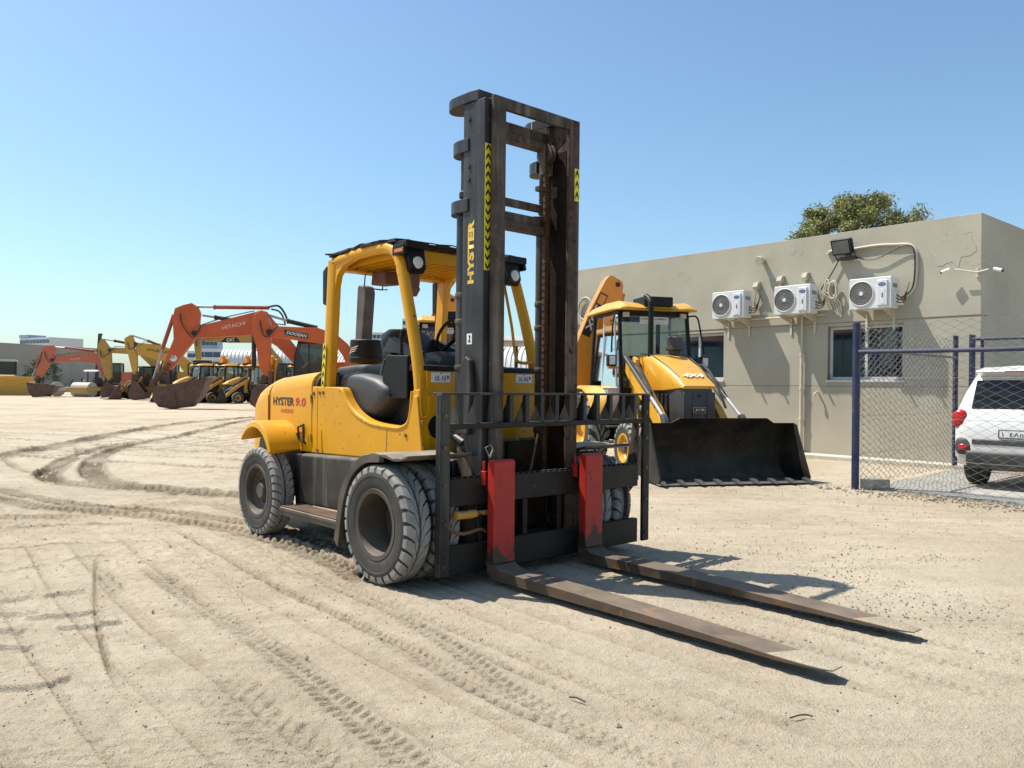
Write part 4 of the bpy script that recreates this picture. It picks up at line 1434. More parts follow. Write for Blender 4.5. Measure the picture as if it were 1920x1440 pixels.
# solid core behind the joints, with the window openings left free
mb = MB()
for xa, xb, za, zb in ((x0 + .02, x1 - .02, .01, 1.6), (x0 + .02, W1[0], 1.6, 2.75), (W1[1], W2[0], 1.6, 2.75), (W2[1], x1 - .02, 1.6, 2.75), (x0 + .02, x1 - .02, 2.75, 4.6)):
    mb.box(xa, xb, .012, .28, za, zb)
mb.build('wall_core', M['stucco'], BD)
mb = MB()
mb.box(x1 - .30, x1 - .004, .302, 8.6, 0, 4.636)
mb.build('end_wall', M['stucco'], BD)
mb = MB()
mb.box(x0 + .004, x0 + .30, .302, 8.6, 0, 4.636)
mb.build('end_wall', M['stucco'], BD)
mb = MB()
mb.box(x0 + .31, x1 - .31, .31, 8.3, 4.05, 4.2)
mb.build('roof', M['concrete'], BD)
mb = MB()
mb.box(x0 + .004, x1 - .004, 8.604, 8.9, 0, 4.636)
mb.build('rear_wall', M['stucco'], BD)
mb = MB()
mb.box(x0 + .3, x1 - .3, 2.2, 2.4, 0.0, 4.0)
mb.build('inner_wall', M['blackclean'], BD)
for xa, xb in (W1, W2):
    w = sub('window', BD)
    mb = MB()
    t = .055
    mb.box(xa + .005, xb - .005, .10, .16, 1.635, 1.635 + t)
    mb.box(xa + .005, xb - .005, .10, .16, 2.72 - t, 2.72)
    for q in (xa + .005, xb - t - .005, (xa + xb) / 2 - t / 2):
        mb.box(q, q + t, .095, .155, 1.635 + t, 2.72 - t)
    mb.build('window_frame', M['alu'], w, bevel=.004)
    mb = MB()
    mb.box(xa + .05, xb - .05, .13, .138, 1.68, 2.68)
    mb.build('pane', M['winglass'], w)
    mb = MB()
    mb.box(xa - .02, xb + .02, -.035, .099, 1.585, 1.629)
    mb.build('sill', M['alu'], w, bevel=.006)
mb = MB()
mb.box(x0 - .1, x1 + .1, -.42, -.006, -.05, .10)
mb.build('plinth', M['plinth'], BD, bevel=.02)
# repaired plaster patch near the corner and hairline cracks
mb = MB()
pts = []
for k in range(22):
    a = 2 * math.pi * k / 22
    pts.append((-6.0 - BX + .42 * math.cos(a) * rnd.uniform(.7, 1.15), 4.05 + .34 * math.sin(a) * rnd.uniform(.65, 1.15)))
mb.prism(pts, 'y', -.0165, -.010)
mb.build('plaster_patch', M['stucco_rough'], BD)
for k, (cx_, cz_, L) in enumerate(((-6.1, 4.28, .5), (-5.75, 3.72, .45), (-12.3, 4.2, .35), (-12.0, 4.05, .3), (-9.2, 4.35, .3))):
    mb = MB()
    p = [(cx_ - BX + L * i / 7, -.0135, cz_ + .05 * math.sin(i * 1.3 + k) + rnd.uniform(-.02, .02)) for i in range(8)]
    mb.tube(p, .0012, n=4)
    mb.build('plaster_ridge', M['stucco_rough'], BD)

def wthing(name, label, cat, x, z, group=None, y=0.0):
    return thing(name, label, cat, bw(x, BY + y - .012, z), -49, group)

# split air conditioner outdoor units
def make_ac(label):
    t = wthing('air_conditioner', label, 'air conditioner', 0, 0, 'outdoor air conditioning units on the office wall')
    W, H, y0, y1 = .82, .60, -.45, -.14
    mb = MB()
    mb.box(-W / 2, W / 2, y0, y1, 0, H)
    mb.build('casing', M['ac'], t, bevel=.015, seg=3)
    fan = sub('fan_guard', t)
    cx, cz, r = -.165, .30, .245
    mb = MB()
    mb.lathe([(.0005, y0 - .002), (r - .01, y0 - .002)], (cx, 0, cz), 'y', 40)
    mb.build('fan_shroud', M['acgrey'], fan)
    mb = MB()
    mb.lathe([(r, y0 + .004), (r, y0 - .016), (r - .008, y0 - .02), (r - .016, y0 - .016), (r - .016, y0 + .004)], (cx, 0, cz), 'y', 40)
    mb.build('guard_ring', M['ac'], fan)
    mb = MB()
    for k in range(22):
        a0 = 2 * math.pi * k / 22
        mb.tube([(cx + q * math.cos(a0 + 1.1 * q / r), y0 - .012, cz + q * math.sin(a0 + 1.1 * q / r)) for q in (.04, .10, .16, .235)], .0026, n=4)
    for q in (.09, .14, .19):
        mb.tube([(cx + q * math.cos(2 * math.pi * j / 24), y0 - .012, cz + q * math.sin(2 * math.pi * j / 24)) for j in range(25)], .002, n=4)
    mb.build('guard_wires', M['concrete'], fan)
    mb = MB()
    mb.lathe([(.0005, y0 - .024), (.038, y0 - .023), (.042, y0 - .016), (.042, y0)], (cx, 0, cz), 'y', 20)
    mb.build('fan_hub', M['ac'], fan)
    mb = MB()
    mb.box(.145, .345, y0 - .028, y0 + .002, .05, .54)
    mb.build('front_panel', M['ac'], t, bevel=.02, seg=3)
    mb = MB()
    mb.box(.222, .285, y0 - .032, y0 - .027, .08, .36)
    mb.build('label_strip', M['white'], t, bevel=.006)
    mb = MB()
    mb.box(.243, .262, y0 - .035, y0 - .031, .20, .29)
    mb.build('energy_mark', M['ink'], t)
    lg = sub('brand_badge', t)
    mb = MB()
    mb.lathe([(.0005, y0 - .0335), (1, y0 - .0325), (1, y0 - .027)], (0, 0, 0), 'y', 28)
    mb.v = [(.245 + x * .072, y, .455 + z * .032) for x, y, z in mb.v]
    mb.build('badge_oval', M['blueink'], lg)
    lettering('Carrier', lg, (.19, y0 - .034, .44), (1, 0, 0), (0, 0, 1), .11, .032, M['whiteink'], shear=.3)
    mb = MB()
    for k in range(6):
        mb.box(W / 2, W / 2 + .004, y0 + .06, y1 - .06, .46 - k * .014, .468 - k * .014)
    mb.build('side_louvre', M['acgrey'], t)
    mb = MB()
    mb.box(W / 2 - .002, W / 2 + .03, y0 + .10, y1 - .03, .10, .32)
    mb.build('valve_cover', M['ac'], t, bevel=.01)
    for s in (-1, 1):
        b = sub('bracket', t)
        mb = MB()
        mb.prism([(-.50, -.001), (-.50, -.03), (-.06, -.15), (-.02, -.15), (-.02, -.001)], 'x', s * .27 - .004, s * .27 + .004)
        mb.build('bracket_web', M['pvc'], b)
        mb = MB()
        mb.box(s * .27 - .025, s * .27 + .025, -.51, 0, -.006, -.001)
        mb.box(s * .27 - .025, s * .27 + .025, -.012, -.001, -.40, -.006)
        mb.build('bracket_arm', M['pvc'], b, bevel=.002)
        for k in range(3):
            mb = MB()
            y = -.30 + k * .09
            mb.lathe([(.012, -.0055), (.012, .0055), (.0005, .0055)], (s * .27, y, -.045 - k * .012), 'x', 8)
            mb.build('bracket_hole', M['acgrey'], b)
    mb = MB()
    for k in range(3):
        mb.tube(bez([(W / 2 + .02, -.30, .12 + .07 * k), (W / 2 + .10, -.26, .10 + .05 * k), (W / 2 + .13, -.15, .16 + .05 * k), (W / 2 + .09 + .03 * k, -.03, .30 + .1 * k)], 4), .011, n=6)
    mb.build('refrigerant_lines', M['hose'], t)
    return t
ac = make_ac('white outdoor air conditioner nearest the floodlight, rightmost on the wall')
ac.location = bw(-7.27, BY - .012, 2.995)
for x, lb in ((-8.91, 'white outdoor air conditioner beside the coiled cream pipes, middle of three'), (-10.47, 'white outdoor air conditioner above the backhoe bucket, leftmost of the three')):
    c = copy_tree(ac)
    c.location = bw(x, BY - .012, 2.995)
    c['label'] = lb
c = copy_tree(ac)
c['label'] = 'white outdoor air conditioner seen end on at the far end of the office'
c.location = bw(-15.62, 16.35, 3.0)
c.rotation_euler = (0, 0, R(-49 - 90))

# wall fittings
t = wthing('bulkhead_lamp', 'small round beige wall lamp high on the office front', 'wall lamp', -9.86, 4.27)
mb = MB()
mb.tube([(0, 0, 0), (0, -.10, -.01), (0, -.14, -.02)], [.05, .06, .085], n=18)
mb.build('lamp_stem', M['pvc'], t)
mb = MB()
mb.tube([(0, -.14, -.02), (0, -.21, -.035)], [.10, .10], n=20)
mb.build('lamp_head', M['pvc'], t, bevel=.01)
t = wthing('floodlight', 'black rectangular floodlight tilted out from the office wall', 'floodlight', -7.93, 4.30)
hm = Matrix.Translation((0, -.26, 0)) @ Matrix.Rotation(R(22), 4, 'X')
mb = MB()
mb.M = hm
mb.loft([[(-.20, -.06, -.16), (.20, -.06, -.16), (.20, -.06, .16), (-.20, -.06, .16)], [(-.20, .02, -.16), (.20, .02, -.16), (.20, .02, .16), (-.20, .02, .16)], [(-.14, .13, -.10), (.14, .13, -.10), (.14, .13, .10), (-.14, .13, .10)]])
mb.build('lamp_body', M['black'], t, bevel=.012)
mb = MB()
mb.M = hm
mb.box(-.165, .165, -.067, -.059, -.125, .125)
mb.build('lamp_glass', pm('dusty_lamp_glass', (.17, .175, .165), .15, var=.15, dust=.2), t)
mb = MB()
mb.M = hm
for k in range(7):
    mb.box(.201, .212, -.03 + k * .012, -.024 + k * .012, -.14, .14)
mb.build('cooling_fins', M['black'], t)
mb = MB()
for s in (-1, 1):
    mb.beam((s * .215, -.24, -.02), (s * .20, -.10, -.20), .008, .03)
mb.box(-.20, .20, -.13, -.02, -.25, -.19)
mb.build('gear_box', M['greyplastic'], t, bevel=.008)
mb = MB()
mb.box(-.05, .05, -.03, -.001, -.22, -.05)
mb.build('mount_plate', M['greyplastic'], t)
t = wthing('conduit', 'cream pipe bundle looping from the floodlight down to the rightmost air conditioner', 'pipe', -8.3, 4.25)
P0 = lambda pts, y=-.03: [(x + 8.3, y, z - 4.25) for x, z in pts]
mb = MB()
mb.tube(bez(P0([(-8.36, 4.22), (-8.28, 4.28), (-8.1, 4.24), (-7.72, 4.27), (-7.3, 4.28), (-6.98, 4.25), (-6.72, 4.22), (-6.60, 4.10), (-6.57, 3.9), (-6.58, 3.6), (-6.62, 3.38), (-6.74, 3.25), (-6.87, 3.18)]), 5), .026, n=8)
mb.build('pipe_run', M['pvc'], t)
mb = MB()
mb.tube(bez(P0([(-7.75, 4.10), (-7.55, 4.02), (-7.3, 4.02), (-7.05, 4.12), (-6.85, 4.20), (-6.66, 4.18), (-6.60, 4.0), (-6.60, 3.6), (-6.66, 3.34), (-6.85, 3.2)], -.065), 5), .012, n=6)
mb.build('black_cable', M['hose'], t)
mb = MB()
mb.tube(bez(P0([(-8.10, 4.08), (-8.2, 3.9), (-8.32, 3.72), (-8.42, 3.6), (-8.48, 3.5)], -.05), 5), .012, n=6)
mb.build('drop_cable', M['hose'], t)
t = wthing('pipe_coil', 'tangle of coiled cream pipes between the middle and right air conditioners', 'pipe', -8.2, 3.3)
mb = MB()
for k in range(4):
    r1, r2 = .06 + .02 * (k % 2), .17 + .03 * (k % 3)
    mb.tube([(-.12 + .13 * (k % 2) + r1 * math.cos(2 * math.pi * j / 20), -.05 - .03 * k, .16 + r2 * math.sin(2 * math.pi * j / 20)) for j in range(21)], .017, n=7)
mb.build('coil', M['pvc'], t)
mb = MB()
for k in range(4):
    mb.tube(bez([(-.26 + .05 * k, -.20 + .03 * k, .10 + .03 * k), (-.1 + .06 * k, -.10, -.02), (0 + .05 * k, -.06, -.14), (.06 + .03 * k, -.04, -.33 - .02 * k)], 4), .016, n=6)
mb.build('pipe_tails', M['pvc'], t)
t = wthing('drain_pipe', 'cream horizontal drain pipe running under two air conditioners', 'pipe', -9.9, 2.97)
mb = MB()
mb.tube([(-1.05, -.06, 0), (1.55, -.06, .01)], .018, n=8)
mb.tube([(-1.05, -.06, .0), (-1.05, -.06, .10), (-1.12, -.02, .14)], .016, n=8)
mb.build('pipe_run', M['pvc'], t)
t = wthing('downpipe', 'pale vertical downpipe running down the office wall between the windows', 'pipe', -8.9, 0)
mb = MB()
mb.cyl((0, -.05, .10), (0, -.05, 2.15), .036, n=12)
mb.cyl((0, -.05, 2.15), (0, -.05, 2.96), .024, n=12)
mb.build('pipe_run', M['pvc'], t)
for z in (.8, 1.45, 2.16):
    mb = MB()
    mb.lathe([(.045, -.03), (.045, .03), (.03, .035)], (0, -.05, z), 'z', 12)
    mb.build('pipe_collar', M['pvc'], t)
for x, z, lb in ((-9.98, 3.70, 'small cowl over the pipe entry right of the leftmost air conditioner'), (-9.40, 3.78, 'small cowl peeping over the left top of the middle air conditioner'), (-8.82, 3.80, 'small cowl peeping over the right top of the middle air conditioner')):
    t = wthing('pipe_cowl', lb, 'pipe cowl', x, z, 'pipe entry cowls on the office wall')
    mb = MB()
    mb.prism([(0, .10), (-.10, .08), (-.16, -.02), (-.12, -.08), (0, -.05)], 'x', -.06, .06)
    mb.build('hood', M['stucco'], t, bevel=.008)
    mb = MB()
    mb.tube(bez([(0, -.10, -.05), (-.03, -.08, -.2), (-.06, -.06, -.35), (.0, -.06, -.5)], 4), .02, n=7)
    mb.build('pipe_tail', M['pvc'], t)
t = wthing('vent_stub', 'short curved pipe stub low on the office wall', 'pipe', -8.55, 1.36)
mb = MB()
mb.tube(bez([(0, 0, 0), (0, -.06, .01), (-.02, -.10, -.02), (-.03, -.10, -.08)], 4), .02, n=8)
mb.build('pipe_run', M['pvc'], t)
t = wthing('security_camera', 'pair of white bullet cameras on one arm at the office corner', 'security camera', -5.50, 3.58)
mb = MB()
mb.tube([(.02, -.01, -.12), (.0, -.10, -.02), (-.30, -.12, .05), (-.36, -.12, .06)], .015, n=8)
mb.build('arm', M['pvc'], t)
for i, (px, pz, d) in enumerate(((-.42, .065, -1), (.26, .0, 1))):
    cm = sub('camera_head', t)
    mb = MB()
    mb.tube([(px - .08 * -d * .3, -.12, pz + .01), (px + d * .16, -.14, pz - .035)], .032, n=12)
    mb.build('camera_barrel', M['white'], cm, bevel=.004)
    mb = MB()
    mb.tube([(px + d * .16, -.14, pz - .035), (px + d * .18, -.142, pz - .04)], .029, n=12)
    mb.build('camera_lens', M['ink'], cm)
mb = MB()
mb.tube([(.0, -.08, -.02), (.2, -.12, .01)], .015, n=8)
mb.box(-.04, .0, -.03, -.001, -.10, .06)
mb.build('mount', M['pvc'], t)
t = wthing('security_camera', 'lone small camera at the far end of the office under the end unit', 'security camera', -15.9, 2.92)
mb = MB()
mb.tube([(.28, .10, .02), (-.05, -.05, .02), (-.18, -.10, -.02)], .03, n=10)
mb.build('camera_barrel', M['greyplastic'], t)
t = wthing('pipe_coil', 'loops of cream pipe hanging on the office wall behind the orange boom', 'pipe', -15.3, 3.45)
mb = MB()
for k in range(3):
    mb.tube([(.06 * k + (.20 + .03 * k) * math.cos(2 * math.pi * j / 24), -.05 - .03 * k, .05 * k + (.36 - .03 * k) * math.sin(2 * math.pi * j / 24)) for j in range(25)], .022, n=7)
mb.tube(bez([(.2, -.05, -.2), (.3, -.05, -.4), (.1, -.05, -.6), (.25, -.05, -.9)], 4), .022, n=7)
mb.build('coil', M['pvc'], t)

# ---------------------------------------------------------------- tree behind the office
def make_tree(name, label, loc, rx, ry, rz, zc, n, seed, leafcol, trunk_r=.16, size=.055):
    r_ = random.Random(seed)
    t = thing(name, label, 'tree', loc)
    mb = MB()
    mb.tube(bez([(0, 0, -.1), (.05, .03, zc * .3), (-.05, 0, zc * .55), (.02, .04, zc * .8)], 4), [trunk_r * (1 - .04 * i) for i in range(13)], n=8)
    ends = []
    for k in range(13):
        a = r_.uniform(0, 6.28)
        e = Vector((rx * .75 * math.cos(a) * r_.uniform(.3, 1), ry * .75 * math.sin(a) * r_.uniform(.3, 1), zc + rz * r_.uniform(-.4, .75)))
        ends.append(e)
        s0 = Vector((0, 0, zc * r_.uniform(.5, .8)))
        mid = (s0 + e) / 2 + Vector((r_.uniform(-.2, .2), r_.uniform(-.2, .2), r_.uniform(0, .3)))
        mb.tube(bez([tuple(s0), tuple(mid), tuple(e)], 4), [trunk_r * .5 * (1 - .1 * i) for i in range(9)], n=6)
    mb.build('trunk', pm(name + '_bark', (.10, .075, .05), .9, var=.25, bump=.4), t)
    mb = MB()
    cl = []
    for k in range(150):
        a, u = r_.uniform(0, 6.28), r_.uniform(-.55, 1)
        rr = math.sqrt(max(0, 1 - u * u)) * r_.uniform(.62, 1.08)
        cl.append((Vector((rx * rr * math.cos(a), ry * rr * math.sin(a), zc + rz * u * r_.uniform(.8, 1.05))), r_.uniform(.22, .46)))
    V, Fc = [], []
    for k in range(n):
        c, cr = cl[r_.randrange(len(cl))]
        p = c + Vector((r_.gauss(0, 1), r_.gauss(0, 1), r_.gauss(0, .8))) * cr * .42
        d = Vector((r_.gauss(0, 1), r_.gauss(0, 1), r_.gauss(.1, .7))).normalized()
        e = d.cross(Vector((r_.gauss(0, 1), r_.gauss(0, 1), r_.gauss(0, 1)))).normalized()
        L, w = size * r_.uniform(.7, 1.8), size * r_.uniform(.25, .5)
        i = len(V)
        V += [tuple(p - d * L), tuple(p + e * w), tuple(p + d * L), tuple(p - e * w)]
        Fc.append((i, i + 1, i + 2, i + 3))
    mb.add(V, Fc)
    m = pm(name + '_leaves', leafcol, .6, var=.55, scale=1.6, spec=.3)
    b = m.node_tree.nodes['Principled BSDF']
    b.inputs['Subsurface Weight'].default_value = 0.0
    mb.build('crown', m, t, smooth=0)
    return t
make_tree('acacia_tree', 'bushy olive green tree rising above the office roof', (11.15, 26.2, 0), 2.0, 1.85, 1.62, 6.0, 66000, 3, (.22, .225, .085), size=.05)

# ---------------------------------------------------------------- yard fence
pave = MB()
pv = lambda x, y: bw(x, y)[:2]
pave.prism([pv(-5.45, 11.55), pv(4, 11.30), pv(4, 15.45), pv(-5.75, 15.45)], 'z', -.10, .025)
struct('pavement', pave, M['concrete'], bevel=.01)
def fence_run(name, label, p0, p1, z0, z1, rails, posts, pitch=.10, wires=(.5, 1.05, 1.6), lean=0.0):
    d = Vector((p1[0] - p0[0], p1[1] - p0[1], 0))
    L = d.length
    t = thing(name, label, 'fence', (p0[0], p0[1], 0), math.degrees(math.atan2(d.y, d.x)), 'chain link fence runs round the parking bay')
    for x, h, r in posts:
        mb = MB()
        mb.cyl((x, 0, -.05), (x, 0, h), r, n=16)
        mb.ell((x, 0, h), r, r, r * .3, 12, 5)
        mb.build('post', M['bluepost'], t)
    for z, r, xa, xb, mt in rails:
        mb = MB()
        mb.tube([(xa, -.03, z), ((xa + xb) / 2, -.03, z - .012), (xb, -.03, z)], r, n=10)
        mb.build('rail', M[mt], t)
    for z in wires:
        mb = MB()
        mb.tube([(0, -.012, z), (L * .5, -.012, z - .01), (L, -.012, z)], .0022, n=4)
        mb.build('tension_wire', M['wire'], t)
    mb = MB()
    n = int(L / pitch)
    m = int((z1 - z0) / (pitch / 2))
    for k in range(n):
        pts = []
        for i in range(m + 1):
            sg = 1 if i % 2 else -1
            z = z0 + i * (z1 - z0) / m
            pts.append((k * pitch + pitch / 2 + sg * pitch * .51 * (1 if k % 2 == 0 else -1) * 1.0, .006 * sg + lean * (z - z0) + .01 * math.sin(k * .5 + z * 2), z))
        mb.tube(pts, .0047, n=3)
    mb.build('chain_link_mesh', M['wire'], t, smooth=0)
    return t
PA, PB = (4.93, 11.60), (7.96, 14.53)
PC = (4.93 + .669 * 3.4, 11.60 - .743 * 3.4)
fence_run('chain_link_fence', 'chain link fence with blue rail running in front of the white car', PA, PC, .06, 2.36, [(1.96, .030, .05, 3.4, 'bluepost')], [(0, 2.38, .052), (3.4, 2.38, .052)])
fence_run('chain_link_fence', 'chain link fence panel between blue corner post and office wall', PA, PB, .06, 2.34, [(2.02, .020, .05, 4.2, 'wire')], [(4.2, 2.41, .045)])
PD = (8.02, 14.12)
fence_run('chain_link_fence', 'rear blue framed chain link gate behind the white car', PD, (PD[0] + .669 * 2.4, PD[1] - .743 * 2.4), .3, 2.3, [(2.33, .026, .0, 2.4, 'bluepost'), (.35, .026, .0, 2.4, 'bluepost')], [(0, 2.40, .05), (.16, 2.33, .028), (2.4, 2.4, .05)])
mb = MB()
mb.box(.0, .38, -.08, .10, -.02, .13)
o = mb.build('concrete_block', M['concrete'], None, bevel=.012)
o.location = (5.06, 11.72, .02)
o.rotation_euler = (0, 0, R(-30))
tag(o, 'small grey concrete block at the foot of the blue corner post', 'concrete block')

# ---------------------------------------------------------------- white car behind the fence
M['carwhite'] = pm('car_white', (.74, .74, .72), .25, var=.02, coat=.6, dust=.06)
M['carglass'] = pm('car_dark_glass', (.012, .013, .014), .08, var=.2, spec=.45)
M['cardark'] = pm('car_grey_plastic', (.05, .05, .05), .6, var=.1, dust=.2)
CR = thing('parked_car', 'white hatchback car parked behind the chain link fence', 'car', (7.03 + .743 * .80, 11.04 + .669 * .80 + .12, .028), 42)
S = [(-.82, .50, .86, .92, .62, .66, .50), (-.79, .42, .95, 1.02, .78, .79, .66), (-.75, .36, 1.04, 1.14, .855, .86, .73), (-.68, .32, 1.10, 1.40, .885, .885, .70), (-.58, .30, 1.12, 1.63, .895, .89, .665), (-.40, .29, 1.12, 1.735, .90, .895, .65), (0, .28, 1.12, 1.765, .90, .895, .655), (.9, .27, 1.11, 1.775, .90, .895, .665), (1.5, .27, 1.09, 1.72, .90, .89, .66), (2.05, .27, 1.06, 1.42, .90, .885, .68), (2.45, .28, 1.04, 1.12, .895, .87, .72), (3.1, .32, .93, .99, .86, .83, .68), (3.32, .42, .80, .86, .70, .68, .55)]
secs = []
for x, zb, zm, zt, wl, wb, wr in S:
    half = [(wl * .86, zb), (wl, zb + .12), (wb * 1.005, (zb + zm) / 2), (wb, zm - .03), (wb - .02, zm), ((wb + wr) / 2, (zm + zt) / 2 + .01), (wr, zt - .05), (wr - .07, zt - .008), (wr * .4, zt + .012)]
    secs.append([(x, y, z) for y, z in half] + [(x, -y, z) for y, z in reversed(half)])
mb = MB()
mb.loft(secs)
mb.build('body', M['carwhite'], CR, smooth=60)
mb = MB()
mb.loft([[(-.722, -.64, 1.14), (-.722, .64, 1.14), (-.63, .60, 1.54), (-.63, -.60, 1.54)], [(-.760, -.66, 1.135), (-.760, .66, 1.135), (-.665, .615, 1.56), (-.665, -.615, 1.56)]])
mb.build('rear_window', M['carglass'], CR, bevel=.02)
mb = MB()
mb.prism([(-.56, 1.60), (-.78, 1.665), (-.76, 1.69), (-.40, 1.745)], 'y', -.60, .60)
mb.build('roof_spoiler', M['carwhite'], CR, bevel=.02)
for s in (-1, 1):
    mb = MB()
    mb.ell((-.735, s * .80, .99), .07, .105, .135, 16, 10, .75)
    mb.build('tail_light', M['redlens'], CR)
    mb = MB()
    mb.ell((-.775, s * .735, .60), .05, .115, .125, 16, 10, .6)
    mb.build('fog_light_surround', M['cardark'], CR)
    mb = MB()
    mb.ell((-.805, s * .74, .585), .035, .065, .05, 12, 8, .7)
    mb.build('fog_light', M['redlens'], CR)
    for x in (0, 2.6):
        w = sub('wheel', CR, (x, s * .80, .315))
        mb = tyre_mb(.315, .20, .20, 40, .006, .1, .15, seg=36)
        mb.build('tyre', M['tyre_dark'], w)
        rim_mb(.20, .20, s, .05, 24).build('rim', M['hubgrey'], w)
    mb = MB()
    mb.prism([(-.48, 1.15), (-.38, 1.60), (1.2, 1.66), (1.95, 1.18)], 'y', s * .80, s * .806)
    mb.v = [(x, y - s * .16 * max(0, (z - 1.12)) / .5 + s * .085, z) for x, y, z in mb.v]
    mb.build('side_window', M['winglass'], CR)
mb = MB()
mb.prism([(-.845, .52), (-.81, .55), (-.70, .52), (-.70, .28), (-.80, .30), (-.84, .40)], 'y', -.70, .70)
mb.build('bumper_skirt', M['cardark'], CR, bevel=.03)
mb = MB()
mb.prism([(-.835, .70), (-.80, .73), (-.76, .73), (-.76, .64), (-.83, .63)], 'y', -.62, .62)
mb.build('bumper_groove', M['cardark'], CR, bevel=.01)
pl = sub('number_plate', CR)
mb = MB()
mb.box(-.835, -.80, -.28, .28, .735, .855)
mb.build('plate_frame', M['ink'], pl, bevel=.006)
mb = MB()
mb.box(-.842, -.834, -.26, .26, .748, .842)
mb.build('plate_face', M['white'], pl)
lettering('\u0661  \u0664\u0668\u0665\u0663', pl, (-.8425, .23, .76), (0, -1, 0), (0, 0, 1), .34, .065, M['ink'], bold=.01)
mb = MB()
mb.box(-.80, -.785, -.16, -.06, .93, 1.03)
mb.build('badge', M['blueink'], CR, bevel=.01)

mb = MB()
mb.tube([(-.765, .02, 1.17), (-.752, -.10, 1.22), (-.735, -.36, 1.29)], .009, n=6)
mb.build('rear_wiper', M['cardark'], CR)
mb = MB()
mb.prism([(-.815, .905), (-.79, .925), (-.78, .925), (-.78, .88), (-.81, .885)], 'y', -.30, .30)
mb.build('tailgate_handle', M['hubgrey'], CR, bevel=.006)
mb = MB()
mb.box(-.775, -.755, -.22, .22, 1.66, 1.68)
mb.build('brake_light', M['redlens'], CR)
for s in (-1, 1):
    mb = MB()
    mb.tube([(-.70, s * .715, 1.12), (-.785, s * .70, .98), (-.815, s * .66, .86), (-.815, s * .62, .74)], .004, n=5)
    mb.build('tailgate_gap', M['cardark'], CR)
# ---------------------------------------------------------------- backhoe loader (x forward, origin under the front axle)
M['jcb'] = pm('loader_yellow', (.68, .34, .022), .38, var=.04, scale=3, dust=.12, coat=.25, chips=.08)
M['orange_boom'] = pm('boom_orange', (.60, .235, .012), .4, var=.05, dust=.1, coat=.2)
M['jcbgrey'] = pm('grille_dark_grey', (.045, .045, .047), .5, var=.1, dust=.2)
M['bucket'] = pm('bucket_black', (.009, .0085, .0085), .5, var=.35, dust=.22, stain=.2, scale=2, spec=.3, chips=.1, chipcol=(.06, .055, .05), chipscale=30)
M['eco'] = pm('eco_blue', (.05, .28, .55), .4, var=.05)
M['signwhite'] = pm('sign_white', (.62, .62, .60), .5, var=.03)
M['ramgrey'] = pm('ram_grey', (.05, .05, .05), .5, var=.15, dust=.05, spec=.3)
M['cabgrey'] = pm('cab_light_grey', (.42, .43, .42), .5, var=.08, dust=.12)

